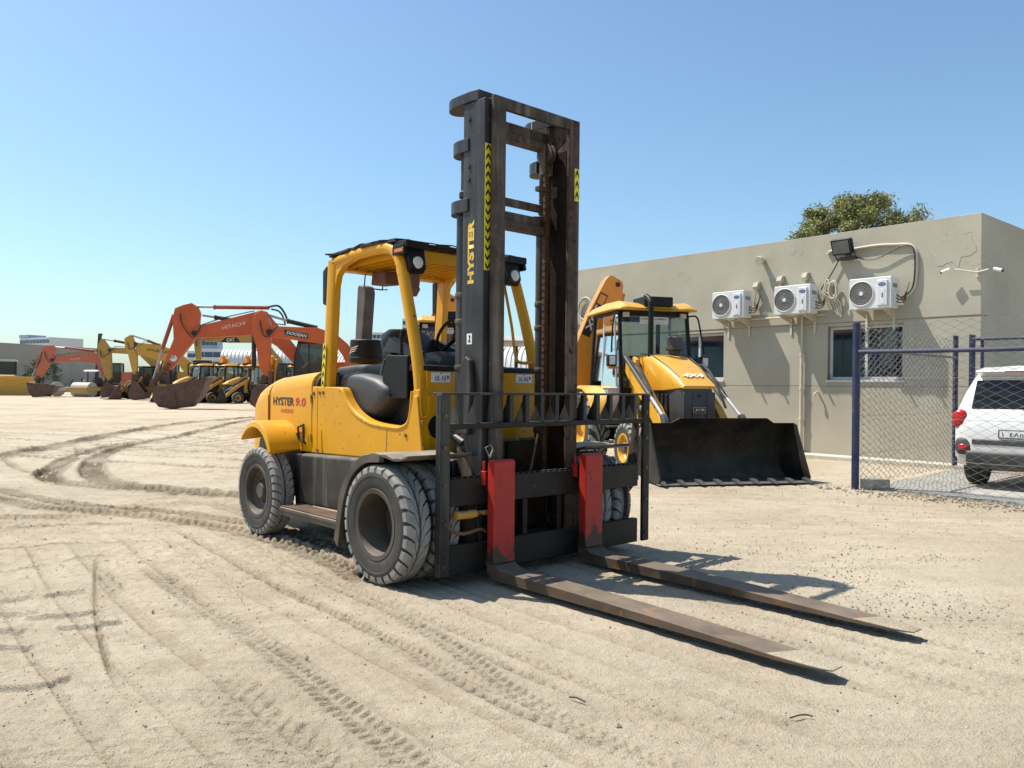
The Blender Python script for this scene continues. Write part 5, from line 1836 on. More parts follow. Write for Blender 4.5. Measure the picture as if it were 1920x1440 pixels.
def make_backhoe(loc, rz, label):
    J = thing('backhoe_loader', label, 'backhoe loader', loc, rz, 'yellow backhoe loaders parked in the yard')
    for s in (-1, 1):
        wheel(J, 'front_wheel', 0, s * .92, .43, .27, s, .225, .10, N=20, hub=(.10, .11), rm='jcb', hm='jcbgrey', lug=.035, gap=.45, slant=.30)
        wheel(J, 'rear_wheel', -2.17, s * .88, .68, .42, s, .36, .16, N=18, hub=(.14, .08), rm='jcb', hm='jcb', lug=.045, gap=.52, slant=.34)
    mb = MB()
    mb.box(-2.9, .45, -.33, .33, .45, .80)
    mb.cyl((0, -.85, .43), (0, .85, .43), .09, n=12)
    mb.cyl((-2.17, -.8, .66), (-2.17, .8, .66), .14, n=12)
    mb.box(-1.9, -.55, -.62, -.34, .45, .80)
    mb.box(-1.9, -.55, .34, .62, .45, .80)
    mb.build('chassis', M['black'], J, bevel=.02)
    # bonnet sloping down to the nose
    secs = []
    for x, w, zt, zb, r in ((-1.05, .37, 2.03, 1.35, .08), (-.80, .375, 2.03, 1.35, .10), (-.45, .37, 1.98, 1.38, .12), (0.05, .355, 1.80, 1.38, .12), (.42, .315, 1.61, 1.41, .10), (.60, .305, 1.50, 1.42, .05), (.66, .285, 1.46, 1.41, .02)):
        secs.append([(x, y, z) for y, z in rrect(-w, w, zb, zt, r, 4, .01)])
    mb = MB()
    mb.loft(secs)
    mb.build('bonnet', M['jcb'], J, smooth=45, bevel=.005)
    mb = MB()
    secs = []
    for z, w, xf in ((.62, .26, .56), (.80, .29, .62), (1.2, .305, .645), (1.41, .30, .64)):
        secs.append([(x, y, z) for x, y in ((-.9, -w), (xf - .14, -w), (xf - .03, -w * .8), (xf, -w * .45), (xf, w * .45), (xf - .03, w * .8), (xf - .14, w), (-.9, w))])
    mb.loft(secs)
    mb.build('grille_housing', M['jcbgrey'], J, bevel=.01)
    for y0, y1 in ((-.28, -.13), (-.115, .115), (.13, .28)):
        mb = MB()
        mb.box(.615, .655, y0, y1, .72, 1.36)
        mb.build('grille_panel', M['jcbgrey'], J, bevel=.015)
    bdg = sub('brand_badge', J)
    mb = MB()
    mb.box(.655, .664, -.115, .115, 1.02, 1.12)
    mb.build('badge_plate', M['orange_boom'], bdg, bevel=.004)
    mb = MB()
    mb.box(.664, .666, -.10, .10, 1.032, 1.108)
    mb.build('badge_field', M['ink'], bdg)
    lettering('JCB', bdg, (.6665, -.085, 1.045), (0, 1, 0), (0, 0, 1), .17, .05, M['whiteink'], bold=.03)
    q = Vector((.42 - .05, 0, 1.63 - 1.80 + .02))
    sl = Vector((-.40, 0, .21)).normalized()
    lettering('4X4', J, Vector((.46, -.19, 1.598)), (0, 1, 0), sl, .38, .13, M['whiteink'], bold=.05, shear=.2, depth=.012)
    # cab
    CB = sub('cab', J)
    zb, zt = 1.02, 2.83
    fx0, fx1 = -1.02, -1.20      # front bottom / top
    rx0, rx1 = -2.55, -2.45
    wb, wt = .70, .66
    for s in (-1, 1):
        mb = MB()
        mb.beam((fx0, s * (wb - .02), 1.35), (fx1, s * wt, zt), .06, .07, (1, 0, 0))
        mb.build('front_pillar', M['blackclean'], CB, bevel=.01)
        mb = MB()
        mb.beam((rx0, s * wb, 1.35), (rx1, s * wt, zt), .07, .07, (1, 0, 0))
        mb.build('rear_pillar', M['blackclean'], CB, bevel=.01)
        mb = MB()
        mb.beam((-1.95, s * wb, 1.1), (-1.92, s * wt, zt), .045, .05, (1, 0, 0))
        mb.build('centre_pillar', M['cabgrey'], CB, bevel=.006)
        mb = MB()
        mb.add([(fx0 - .05, s * (wb + .005), 1.40), (-1.92, s * (wb + .012), 1.40), (-1.90, s * (wt + .012), zt - .05), (fx1 - .04, s * (wt + .005), zt - .05)], [(0, 1, 2, 3)])
        mb.build('door_glass', M['glass'], CB, smooth=0)
        mb = MB()
        mb.add([(-1.98, s * (wb + .005), 1.55), (rx0 + .04, s * (wb + .005), 1.55), (rx1 + .04, s * (wt + .005), zt - .05), (-1.95, s * (wt + .005), zt - .05)], [(0, 1, 2, 3)])
        mb.build('quarter_glass', M['glass'], CB, smooth=0)
        mb = MB()
        mb.prism([(-1.05, .95), (-1.02, 1.42), (-1.95, 1.42), (-1.90, 1.25), (-1.62, .88)], 'y', s * .66, s * .715)
        mb.build('door_panel', M['jcbgrey'], CB, bevel=.012)
        mb = MB()
        mb.tube([(fx0 - .10, s * (wb + .035), 1.45), (fx1 - .10, s * (wt + .05), 2.62), (fx1 - .02, s * (wt + .04), 2.70)], .018, n=7)
        mb.build('grab_handle', M['cabgrey'], CB)
        mb = MB()
        mb.box(-1.16, -1.10, s * .50, s * .62, 2.70, 2.79)
        mb.build('roof_lamp', M['cabgrey'], CB, bevel=.01)
        # mirror arm and head lamp
        hl = sub('head_lamp', CB)
        mb = MB()
        mb.tube(bez([(-1.15, s * .66, 2.74), (-1.06, s * .80, 2.73), (-1.02, s * .86, 2.45), (-.95, s * .90, 2.05)], 4), .016, n=7)
        mb.build('lamp_arm', M['blackclean'], hl)
        mb = MB()
        mb.box(-1.02, -.90, s * .90 - .075, s * .90 + .075, 1.80, 2.00)
        mb.build('lamp_housing', M['blackclean'], hl, bevel=.012)
        mb = MB()
        mb.box(-.902, -.892, s * .90 - .055, s * .90 + .055, 1.83, 1.98)
        mb.build('lamp_lens', M['lens'], hl, bevel=.006)
        mb = MB()
        mb.box(-.98, -.90, s * .90 - .07, s * .90 + .07, 1.755, 1.80)
        mb.build('indicator_lens', M['orangelens'], hl, bevel=.006)
        mb = MB()
        secs = []
        for k in range(11):
            a = R(170 - 15.5 * k)
            x, z = -2.17 + .86 * math.cos(a), .66 + .80 * math.sin(a)
            xi, zi = -2.17 + .80 * math.cos(a), .66 + .74 * math.sin(a)
            secs.append([(x, s * .64, z), (x, s * 1.08, z), (xi, s * 1.10, zi), (xi, s * .64, zi)])
        mb.loft(secs)
        mb.build('rear_fender', M['jcb'], J, bevel=.012, smooth=50)
    mb = MB()
    mb.add([(fx0 + .02, -.66, 1.35), (fx0 + .02, .66, 1.35), (fx1 + .02, .62, zt - .02), (fx1 + .02, -.62, zt - .02)], [(0, 1, 2, 3)])
    mb.build('windscreen', M['glass'], CB, smooth=0)
    mb = MB()
    mb.add([(rx0 - .02, -.66, 1.6), (rx0 - .02, .66, 1.6), (rx1 - .02, .62, zt - .02), (rx1 - .02, -.62, zt - .02)], [(0, 1, 2, 3)])
    mb.build('rear_glass', M['glass'], CB, smooth=0)
    mb = MB()
    mb.box(rx0, fx0, -.66, .66, .90, 1.06)
    mb.box(-1.10, -1.0, -.64, .64, 1.06, 1.42)
    mb.box(rx0 - .02, rx0 + .03, -.66, .66, 1.06, 1.60)
    mb.build('cab_floor', M['blackclean'], CB, bevel=.01)
    mb = MB()
    mb.box(fx1 - .04, fx1 + .03, -.64, .64, zt - .10, zt)
    mb.box(rx1 - .04, rx1 + .03, -.64, .64, zt - .10, zt)
    for s in (-1, 1):
        mb.box(rx1, fx1, s * wt - .03, s * wt + .03, zt - .07, zt)
    mb.build('roof_frame', M['blackclean'], CB, bevel=.008)
    mb = MB()
    secs = []
    for x, w, z0, z1 in ((-2.75, .70, 2.83, 2.90), (-2.66, .78, 2.82, 2.97), (-1.9, .80, 2.83, 3.01), (-1.25, .80, 2.83, 3.00), (-1.02, .78, 2.82, 2.94), (-.92, .74, 2.82, 2.87)):
        secs.append([(x, y, z) for y, z in ((-w, z0), (w, z0), (w, z0 + .03), (w * .82, z1), (w * .35, z1 - .03), (-w * .35, z1 - .03), (-w * .82, z1), (-w, z0 + .03))])
    mb.loft(secs)
    mb.build('roof', M['jcb'], CB, bevel=.012)
    mb = MB()
    mb.box(-1.5, -.95, -.28, .28, 2.90, 3.07)
    mb.build('roof_unit', M['blackclean'], CB, bevel=.02)
    sg = sub('sun_strip_sign', CB)
    mb = MB()
    mb.box(-1.155, -1.150, -.28, .28, 2.585, 2.715)
    mb.build('sign_sheet', M['signwhite'], sg)
    lettering('PLANT & EQUIPMENT', sg, (-1.1495, -.255, 2.655), (0, 1, 0), (0, 0, 1), .51, .042, M['ink'], bold=.02)
    lettering('www.plantandequipment.com', sg, (-1.1495, -.20, 2.61), (0, 1, 0), (0, 0, 1), .40, .022, M['ink'])
    st = sub('driver_seat', CB)
    mb = MB()
    mb.box(-2.15, -1.75, -.25, .25, 1.30, 1.45)
    mb.build('seat_cushion', M['vinyl'], st, bevel=.04)
    mb = MB()
    mb.box(-2.25, -2.12, -.24, .24, 1.42, 2.05)
    mb.build('seat_back', M['vinyl'], st, bevel=.05)
    mb = MB()
    mb.tube([(-1.42 + .08 * math.sin(2 * math.pi * k / 20) * .6, .20 * math.cos(2 * math.pi * k / 20), 1.72 + .16 * math.sin(2 * math.pi * k / 20)) for k in range(21)], .016, n=6)
    mb.tube([(-1.20, 0, 1.1), (-1.36, 0, 1.66)], .04, n=8)
    mb.build('steering_wheel', M['blackclean'], CB)
    mb = MB()
    mb.prism([(-1.12, 1.40), (-1.10, 1.56), (-1.35, 1.62), (-1.42, 1.40)], 'y', -.55, .55)
    mb.build('dashboard', M['blackclean'], CB, bevel=.03)
    lettering('eco', CB, (-1.92, -.7165, 1.26), (1, 0, 0), (0, 0, 1), .34, .13, M['eco'], bold=.05)
    # exhaust and pre-cleaner
    mb = MB()
    mb.tube(bez([(-.62, -.30, 1.95), (-.62, -.30, 2.5), (-.62, -.30, 2.86), (-.68, -.30, 2.98), (-.80, -.32, 3.05)], 5), .048, n=12)
    mb.build('exhaust_stack', M['blackclean'], J)
    mb = MB()
    mb.lathe([(.0005, .36), (.11, .355), (.135, .33), (.135, .17), (.16, .165), (.165, .12), (.10, .09), (.075, .0)], (-.62, .16, 1.98), 'z', 24)
    mb.build('air_precleaner', M['greyplastic'], J)
    # bonnet creases, side louvres, wiper, steps, hoses
    for s in (-1, 1):
        mb = MB()
        mb.tube([(-.95, s * .33, 2.034), (-.45, s * .325, 1.985), (.05, s * .30, 1.803), (.42, s * .25, 1.613)], .007, n=5)
        mb.build('bonnet_crease', M['jcbgrey'], J)
        for k in range(6):
            mb = MB()
            mb.box(-.75 + k * .16, -.65 + k * .16, s * .30, s * .335, .95, 1.32)
            mb.build('side_louvre', M['black'], J, bevel=.006)
        for k in range(2):
            mb = MB()
            mb.box(-1.55, -1.15, s * .62, s * .86, .42 + k * .28, .45 + k * .28)
            mb.build('step', M['jcbgrey'], J, bevel=.006)
        mb = MB()
        for k in range(2):
            mb.tube(bez([(-.80, s * (.60 + .03 * k), 1.9), (-.35, s * (.62 + .03 * k), 1.78), (.1, s * (.61 + .03 * k), 1.42), (.35, s * (.62 + .02 * k), 1.1)], 4), .014, n=6)
        mb.build('loader_hose', M['hose'], J)
        mb = MB()
        mb.box(-.60, -.10, s * .611, s * .614, 1.42, 1.52)
        mb.v = [(x, y, z - (x + .35) * .70 + .12) for x, y, z in mb.v]
        mb.build('arm_decal', M['white'], J)
    mb = MB()
    mb.tube([(-1.02, .05, 1.42), (-1.03, .30, 1.95), (-1.06, .38, 2.15)], .010, n=5)
    mb.build('wiper', M['blackclean'], CB)
    mb = MB()
    mb.lathe([(.0005, .012), (.028, .01), (.03, 0)], (.668, 0, 1.30), 'x', 14)
    mb.build('grille_lock', M['ink'], J)
    # loader arms, rams, bucket
    for s in (-1, 1):
        mb = MB()
        y0, y1 = s * .47, s * .61
        mb.prism([(-1.05, 1.72), (-1.00, 1.88), (-.86, 1.90), (.30, 1.10), (.92, .50), (.97, .32), (.88, .26), (.58, .55), (-.2, 1.15), (-.9, 1.60)], 'y', y0, y1)
        mb.build('loader_arm', M['jcb'], J, bevel=.012)
        mb = MB()
        mb.prism([(-1.10, .75), (-1.14, 1.85), (-.95, 1.98), (-.82, 1.92), (-.70, .75)], 'y', s * .42, s * .49)
        mb.build('loader_tower', M['jcb'], J, bevel=.01)
        ram = sub('tilt_ram', J)
        mb = MB()
        mb.cyl((-.85, s * .68, 1.96), (.30, s * .68, 1.26), .036, n=12)
        mb.build('ram_barrel', M['ramgrey'], ram)
        mb = MB()
        mb.cyl((.30, s * .68, 1.26), (.82, s * .68, .94), .03, n=10)
        mb.build('ram_rod', M['hubgrey'], ram)
        mb = MB()
        mb.tube([(-.85, s * .68, 2.03), (.10, s * .66, 1.48), (.25, s * .66, 1.36)], .015, n=6)
        mb.tube([(-.90, s * .64, 1.92), (-.2, s * .645, 1.50), (.2, s * .645, 1.22)], .018, n=6)
        mb.build('ram_pipe', M['black'], ram)
        mb = MB()
        mb.prism([(.70, .98), (.80, 1.02), (.90, .92), (.98, .56), (.90, .48), (.80, .80)], 'y', s * .64, s * .72)
        mb.build('tipping_lever', M['jcbgrey'], ram, bevel=.01)
        mb = MB()
        mb.cyl((-.75, s * .46, 1.1), (.55, s * .55, .82), .05, n=10)
        mb.build('lift_ram', M['jcbgrey'], ram)
    BK = sub('loader_bucket', J)
    hw = 1.215
    prof = bez([(1.80, 0, .035), (1.45, 0, .04), (1.20, 0, .07), (1.06, 0, .20), (1.04, 0, .42), (1.12, 0, .66), (1.28, 0, .84), (1.42, 0, .90)], 4)
    mb = MB()
    secs = []
    for y in (-hw, -.86, -.72, .72, .86, hw):
        up = .075 if abs(y) < .8 else 0
        secs.append([(x + (up * .6 if i >= len(prof) - 2 else 0), y, z + (up if i >= len(prof) - 2 else 0)) for i, (x, _, z) in enumerate(prof)] + [(x - .022 + (up * .6 if i >= len(prof) - 2 else 0), y, z - (.018 if i < 10 else 0) + (up if i >= len(prof) - 2 else 0)) for i, (x, _, z) in reversed(list(enumerate(prof)))])
    mb.loft(secs)
    mb.build('bucket_shell', M['bucket'], BK, smooth=40)
    for s in (-1, 1):
        mb = MB()
        mb.prism([(x, z) for x, _, z in prof] + [(1.48, .88), (1.66, .5), (1.86, .10)], 'y', s * hw - .012, s * hw + .012)
        mb.build('bucket_cheek', M['bucket'], BK)
    mb = MB()
    mb.prism([(1.76, .02), (1.76, .05), (1.88, .036), (1.88, .026)], 'y', -hw - .012, hw + .012)
    mb.build('cutting_edge', M['steel'], BK)
    for k in range(9):
        y = -hw + .04 + k * (2 * hw - .08) / 8
        mb = MB()
        mb.loft([[(1.74, y - .04, .055), (1.74, y + .04, .055), (1.74, y + .04, .095), (1.74, y - .04, .095)], [(1.86, y - .035, .045), (1.86, y + .035, .045), (1.86, y + .035, .085), (1.86, y - .035, .085)], [(1.98, y - .022, .025), (1.98, y + .022, .025), (1.98, y + .022, .038), (1.98, y - .022, .038)]])
        mb.build('tooth', M['ramgrey'], BK, bevel=.004)
    # rear excavator arm, folded up behind the cab and swung to one side
    EX = sub('backhoe_arm', J)
    ex = -3.25
    def yz(p):
        return p
    boom = [(-.75, .85), (-.95, 1.10), (-.94, 1.75), (-.80, 2.35), (-.54, 3.00), (-.22, 3.62), (-.13, 3.73), (-.05, 3.74), (.16, 3.62), (.19, 3.52), (.14, 3.15), (-.08, 2.75), (-.32, 2.30), (-.46, 1.70), (-.52, 1.05), (-.55, .85)]
    mb = MB()
    mb.prism(boom, 'x', ex - .12, ex + .12)
    mb.build('boom', M['orange_boom'], EX, bevel=.015)
    mb = MB()
    mb.cyl((ex - .14, .06, 3.55), (ex + .14, .06, 3.55), .05, n=14)
    mb.cyl((ex - .14, -.52, .98), (ex + .14, -.52, .98), .06, n=14)
    mb.build('boom_pin', M['black'], EX)
    ud = Vector((0, .40, .87)).normalized()
    pd = Vector((0, .87, -.40)).normalized()
    mb = MB()
    o3 = Vector((ex + .122, -.70, 2.62))
    def slab(a, b, c, d, dd, nm, mt):
        m_ = MB()
        p_ = [o3 + ud * u + pd * v + Vector((dd, 0, 0)) for u, v in (a, b, c, d)]
        m_.add([tuple(p) for p in p_], [(0, 1, 2, 3)])
        m_.build(nm, mt, EX, smooth=0)
    slab((-.10, .03), (.86, .03), (.86, .21), (-.10, .21), .001, 'decal_band', M['ink'])
    slab((.62, .05), (.83, .05), (.83, .19), (.62, .19), .002, 'decal_field', M['orange_boom'])
    lettering('3DX', EX, o3 + ud * .58 + pd * .045, -ud, -pd * -1, .56, .15, M['whiteink'], bold=.04, depth=.003) if False else lettering('3DX', EX, o3 + ud * .58 + pd * .05 + Vector((.003, 0, 0)), tuple(-ud), tuple(pd), .56, .14, M['whiteink'], bold=.04, depth=-.001)
    mb = MB()
    mb.prism([(-.10, 3.50), (.34, 3.40), (.16, 2.6), (-.05, 1.6), (-.22, 1.55), (-.16, 2.6)], 'x', ex - .34, ex - .14)
    mb.build('dipper', M['orange_boom'], EX, bevel=.012)
    mb = MB()
    mb.cyl((ex - .02, -1.0, 1.25), (ex - .02, -.62, 2.5), .055, n=12)
    mb.tube([(ex + .05, -1.02, 1.3), (ex + .05, -.80, 1.9), (ex + .04, -.60, 2.6)], .02, n=6)
    mb.build('boom_ram', M['black'], EX)
    mb = MB()
    mb.prism([(-.25, 1.60), (.05, 1.62), (.15, 1.25), (-.05, .95), (-.32, 1.02), (-.40, 1.35)], 'x', ex - .55, ex - .05)
    mb.build('digging_bucket', M['bucket'], EX, bevel=.015)
    mb = MB()
    mb.box(ex - .10, ex + .55, -.55, .55, .45, .95)
    mb.build('king_post', M['black'], EX, bevel=.02)
    for s in (-1, 1):
        mb = MB()
        mb.box(ex + .25, ex + .45, s * .95, s * 1.12, .12, 1.25)
        mb.box(ex + .2, ex + .5, s * .90, s * 1.18, .06, .12)
        mb.build('stabiliser', M['jcb'], J, bevel=.012)
    return J
JC = make_backhoe((2.86, 13.65, 0), -76, 'yellow backhoe loader with wide black front bucket parked before the office wall')
# ---------------------------------------------------------------- more backhoe loaders
def more_backhoe(x, y, rz, label):
    c = copy_tree(JC)
    c.location = (x, y, tz(x, y))
    c.rotation_euler = (0, 0, R(rz))
    c['label'] = label
    return c
more_backhoe(-1.28, 16.85, -85, 'yellow backhoe loader seen through the forklift cab behind its seat')
for px, lb in ((-25.1, 'leftmost far backhoe loader, mostly hidden behind the huge brown bucket'), (-23.2, 'second far backhoe loader from the left, just right of the huge brown bucket'), (-21.3, 'far backhoe loader with its rear wheel clear beside the orange stick'), (-17.6, 'far backhoe loader just right of the orange stick, behind the forklift')):
    more_backhoe(px + .2, 61.0, -135, lb)

# ---------------------------------------------------------------- excavators
M['hitachi'] = pm('excavator_orange', (.54, .085, .012), .45, var=.1, scale=1.5, dust=.08, chips=.08, chipscale=20, stain=.15)
M['hitachi2'] = pm('excavator_faded_orange', (.47, .12, .055), .55, var=.12, dust=.25, chips=.15)
M['doosan'] = pm('excavator_red_orange', (.56, .095, .010), .42, var=.08, scale=1.5, dust=.05, chips=.05)
M['catyellow'] = pm('excavator_ochre', (.42, .24, .035), .55, var=.12, dust=.25, chips=.2)
M['hyundai'] = pm('excavator_yellow', (.52, .28, .03), .5, var=.1, dust=.2, chips=.15)
M['dipred'] = pm('ram_red', (.30, .05, .025), .5, var=.15, dust=.2)
M['bucketbrown'] = pm('bucket_brown_steel', (.085, .036, .022), .6, metal=.1, var=.3, dust=.25, chips=.3, chipcol=(.14, .09, .06))
M['trackdark'] = pm('track_steel', (.04, .034, .028), .65, var=.3, dust=.5)

def lift(pts, dz=None):
    dz = DZ if dz is None else dz
    return [(x, z + dz) for x, z in pts]

DZ = .4
def excavator(label, loc, rz, mat, arm, boom, bucket, cyls, cab=(0.0, 1.3, 1.45, 3.05), bodyx=(.1, 3.1), bw_=1.2, teeth=True, texts=(), group='tracked excavators parked in the yard', ramred=True, dz=0.0, K=1.2):
    global DZ
    DZ = dz
    KM = Matrix.Diagonal((1, K, K, 1))
    KY = Matrix.Diagonal((1, K, 1, 1))
    E_ = thing('excavator', label, 'excavator', (loc[0], loc[1], tz(loc[0], loc[1])), rz, group)
    mt = M[mat]
    if boom:
        mb = MB()
        mb.prism(lift(boom), 'y', -.28, .28)
        mb.build('boom', mt, E_, bevel=.03)
    if arm:
        mb = MB()
        mb.prism(lift(arm), 'y', -.23, .23)
        mb.build('stick', mt, E_, bevel=.025)
        px, pz = boom[0][0] + .14, boom[0][1] + DZ
        mb = MB()
        mb.cyl((px, -.34, pz), (px, .34, pz), .15, n=16)
        mb.build('pivot_pin', M['black'], E_)
    if bucket:
        b = sub('bucket', E_)
        bk = lift(bucket)
        cxm, czm = sum(p[0] for p in bk) / len(bk), sum(p[1] for p in bk) / len(bk)
        for s in (-1, 1):
            mb = MB()
            mb.prism(bk, 'y', s * bw_ / 2 - .03, s * bw_ / 2 + .03)
            mb.build('bucket_cheek', M['bucketbrown'], b, bevel=.01)
        mb = MB()
        # curved shell: the back and floor edges of the cheek swept across
        k = len(bk)
        idx = list(range(2, k)) + [0]
        outer = [bk[i] for i in idx]
        inner = [(cxm + (x - cxm) * .95, czm + (z - czm) * .95) for x, z in outer]
        mb.prism(outer + inner[::-1], 'y', -bw_ / 2 + .03, bw_ / 2 - .03)
        mb.build('bucket_shell', M['bucketbrown'], b)
        if teeth:
            lip = Vector((bk[2][0], 0, bk[2][1]))
            dr = (lip - Vector((bk[1][0], 0, bk[1][1]))).normalized()
            for j in range(5):
                y = -bw_ / 2 + .08 + j * (bw_ - .16) / 4
                mb = MB()
                mb.beam(lip + Vector((0, y, 0)) - dr * .15, lip + Vector((0, y, 0)) + dr * .16, .09, .07)
                mb.build('tooth', M['hubgrey'], b, bevel=.01)
        top = bk[-1]
        if arm:
            a0 = min(lift(arm), key=lambda p: p[1])
            for s in (-1, 1):
                for q0, q1, yy, ww in (((a0[0] + .02, a0[1] + .05), (cxm - .25 * bw_, czm + .45 * bw_), .25, .22), ((a0[0] + .35, a0[1] + .28), (bk[0][0] + .12, bk[0][1]), .31, .18)):
                    mb = MB()
                    mb.beam((q0[0], s * yy, q0[1]), (q1[0], s * yy, q1[1]), .05, ww)
                    mb.build('bucket_link', M['bucketbrown'], b, bevel=.01)
    for (p0, p1, p2, yy, dark) in cyls:
        c = sub('hydraulic_ram', E_)
        mb = MB()
        mb.cyl((p0[0], yy, p0[1] + DZ), (p1[0], yy, p1[1] + DZ), .065, n=10)
        mb.build('ram_rod', M['steel'], c)
        mb = MB()
        mb.cyl((p1[0], yy, p1[1] + DZ), (p2[0], yy, p2[1] + DZ), .115, n=12)
        mb.lathe([(.14, -.05), (.14, .05)], (p1[0], yy, p1[1] + DZ), 'x', 12)
        mb.build('ram_barrel', M['black'] if dark else (M['dipred'] if ramred else mt), c)
    # hoses along the boom
    if arm and boom:
        mb = MB()
        for j in range(2):
            y = -.31 - .03 * j
            q = boom[2]
            mb.tube(bez([(arm[0][0] + .3, y, arm[0][1] + DZ - .3 - .1 * j), (arm[0][0] + .45, y - .05, arm[0][1] + DZ - .95), (boom[0][0] + .1, y - .1, boom[0][1] + DZ - .25), (boom[1][0] + .35, y, boom[1][1] + DZ + .02)], 5), .028, n=6)
            mb.tube(bez([(boom[1][0] + .3, y + .1, boom[1][1] + DZ + .1), ((boom[1][0] + q[0]) / 2, y + .1, (boom[1][1] + q[1]) / 2 + DZ + .12), (q[0], y + .1, q[1] + DZ + .08)], 4), .03, n=6)
        mb.build('hose', M['hose'], E_)
    # upper structure
    hs = sub('house', E_)
    a, b_ = bodyx
    mb = MB()
    mb.M = KM
    mb.prism([(a, 1.05), (a, 1.75), (a + .5, 2.05), (b_ - .5, 2.15), (b_, 1.95), (b_ + .1, 1.4), (b_, 1.05)], 'y', -1.25, 1.25)
    mb.build('engine_housing', mt, hs, bevel=.06)
    mb = MB()
    mb.M = KM
    mb.prism([(b_ - .6, .95), (b_ - .6, 2.0), (b_ + .25, 1.95), (b_ + .4, 1.3), (b_ + .2, .95)], 'y', -1.28, 1.28)
    mb.build('counterweight', mt, hs, bevel=.08)
    cb = sub('cab', E_)
    x0_, x1_, z0_, z1_ = cab
    fr_ = [(x0_, z0_), (x0_ + .05, z0_ + (z1_ - z0_) * .55), (x0_ + .25, z1_), (x1_, z1_), (x1_ + .03, z0_)]
    mb = MB()
    mb.M = KY
    for (p, q) in zip(fr_, fr_[1:] + fr_[:1]):
        for y in (-1.27, -.35):
            mb.beam((p[0], y, p[1]), (q[0], y, q[1]), .09, .10, (0, 1, 0))
    for p in fr_:
        mb.beam((p[0], -1.27, p[1]), (p[0], -.35, p[1]), .09, .09)
    mx = (x0_ + x1_) / 2
    mb.beam((mx, -1.28, z0_), (mx, -1.28, z1_), .07, .08, (0, 1, 0))
    mb.build('cab_frame', M['black'], cb)
    mb = MB()
    mb.M = KY
    mb.box(x0_ + .2, x1_ + .02, -1.28, -.34, z1_ + .001, z1_ + .09)
    mb.build('cab_roof', mt if mat in ('hyundai',) else M['black'], cb, bevel=.03)
    mb = MB()
    mb.M = KY
    mb.box(x0_, x1_, -1.26, -.36, z0_ - .3, z0_ + .25)
    mb.build('cab_base', M['black'], cb, bevel=.02)
    mb = MB()
    mb.M = KY
    mb.add([(x, -1.29, z) for x, z in fr_], [tuple(range(5))])
    mb.add([(x, -.33, z) for x, z in fr_], [tuple(range(5))])
    mb.add([(fr_[0][0] - .05, -1.25, fr_[0][1]), (fr_[0][0] - .05, -.37, fr_[0][1]), (fr_[1][0] - .05, -.37, fr_[1][1]), (fr_[1][0] - .05, -1.25, fr_[1][1])], [(0, 1, 2, 3)])
    mb.build('cab_glass', M['darkglass'], cb, smooth=0)
    cx_ = (a + b_) / 2 - .2
    for s in (-1, 1):
        tr = sub('track', E_)
        mb = MB()
        mb.M = KM
        Lh = 1.9
        loop = [(cx_ + (Lh - .42) * sx + .42 * math.cos(R(an)), .46 + .44 * math.sin(R(an))) for sx, rng in ((1, range(-90, 91, 20)), (-1, range(90, 271, 20))) for an in rng]
        mb.prism(loop, 'y', s * 1.25 - .28, s * 1.25 + .28)
        for (x, z) in loop[::1]:
            pass
        mb.build('track_belt', M['trackdark'], tr)
        mb = MB()
        mb.M = KM
        for j in range(18):
            x = cx_ - Lh + .2 + j * (2 * Lh - .4) / 17
            mb.box(x - .03, x + .03, s * 1.25 - .30, s * 1.25 + .30, .0, .03)
            mb.box(x - .03, x + .03, s * 1.25 - .30, s * 1.25 + .30, .89, .93)
        mb.build('grousers', M['trackdark'], tr)['kind'] = 'stuff'
    mb = MB()
    mb.M = KM
    mb.box(cx_ - .9, cx_ + .9, -1.0, 1.0, .45, .85)
    mb.cyl((cx_, 0, .8), (cx_, 0, 1.06), .7, n=24)
    mb.build('undercarriage', M['black'], E_, bevel=.03)
    for (s_, org, w, h, mm, dx, bold) in texts:
        xd = Vector((math.cos(dx), 0, math.sin(dx)))
        yd = Vector((-math.sin(dx), 0, math.cos(dx)))
        lettering(s_, E_, (org[0], -.2815, org[1] + DZ), xd, yd, w, h, M[mm], bold=bold)
    return E_

e1 = excavator('large orange excavator with a long straight boom and a huge brown bucket on the sand', (-12.38, 47.0), 10, 'hitachi',
    [(-6.8, 5.69), (-6.35, 5.89), (-5.93, 6.01), (-5.61, 5.82), (-5.45, 5.46), (-5.5, 4.76), (-5.85, 4.3), (-5.72, 3.96), (-6.92, 2.29), (-7.48, 1.95), (-7.54, 2.08), (-6.85, 3.94), (-6.92, 5.12)],
    [(-5.88, 4.3), (-5.74, 4.64), (-2.48, 5.57), (-2.13, 5.7), (-1.8, 5.62), (-1.47, 5.17), (-0.78, 4.41), (-0.08, 3.5), (0.44, 2.42), (-0.01, 2.2), (-0.34, 2.72), (-1.22, 3.63), (-1.97, 4.08), (-2.56, 4.25), (-5.38, 4.04), (-5.76, 4.03)],
    [(-7.2, 1.29), (-6.67, 1.41), (-4.87, 1.81), (-5.30, .75), (-5.87, 0.13), (-6.72, 0.02), (-7.45, 0.13), (-7.80, 0.60), (-7.75, 1.02), (-7.5, 1.30)],
    [((-5.61, 5.82), (-4.71, 5.82), (-1.69, 5.87), 0, False), ((-5.43, 5.37), (-4.73, 5.27), (-3.59, 5.11), .40, True), ((-8.02, 1.4), (-7.47, 3.45), (-6.89, 5.33), 0, False)],
    cab=(-.14, 1.51, 1.95, 3.85), bodyx=(.1, 3.8), bw_=1.75, K=1.3,
    texts=(('HITACHI', (-4.20, 4.52), 1.28, .20, 'whiteink', R(15), .0),))
mb = MB()
mb.lathe([(.0005, -.003), (.185, -.003), (.185, .0)], (-6.84, -.2305, 2.86), 'y', 24)
mb.build('round_decal', M['white'], e1)
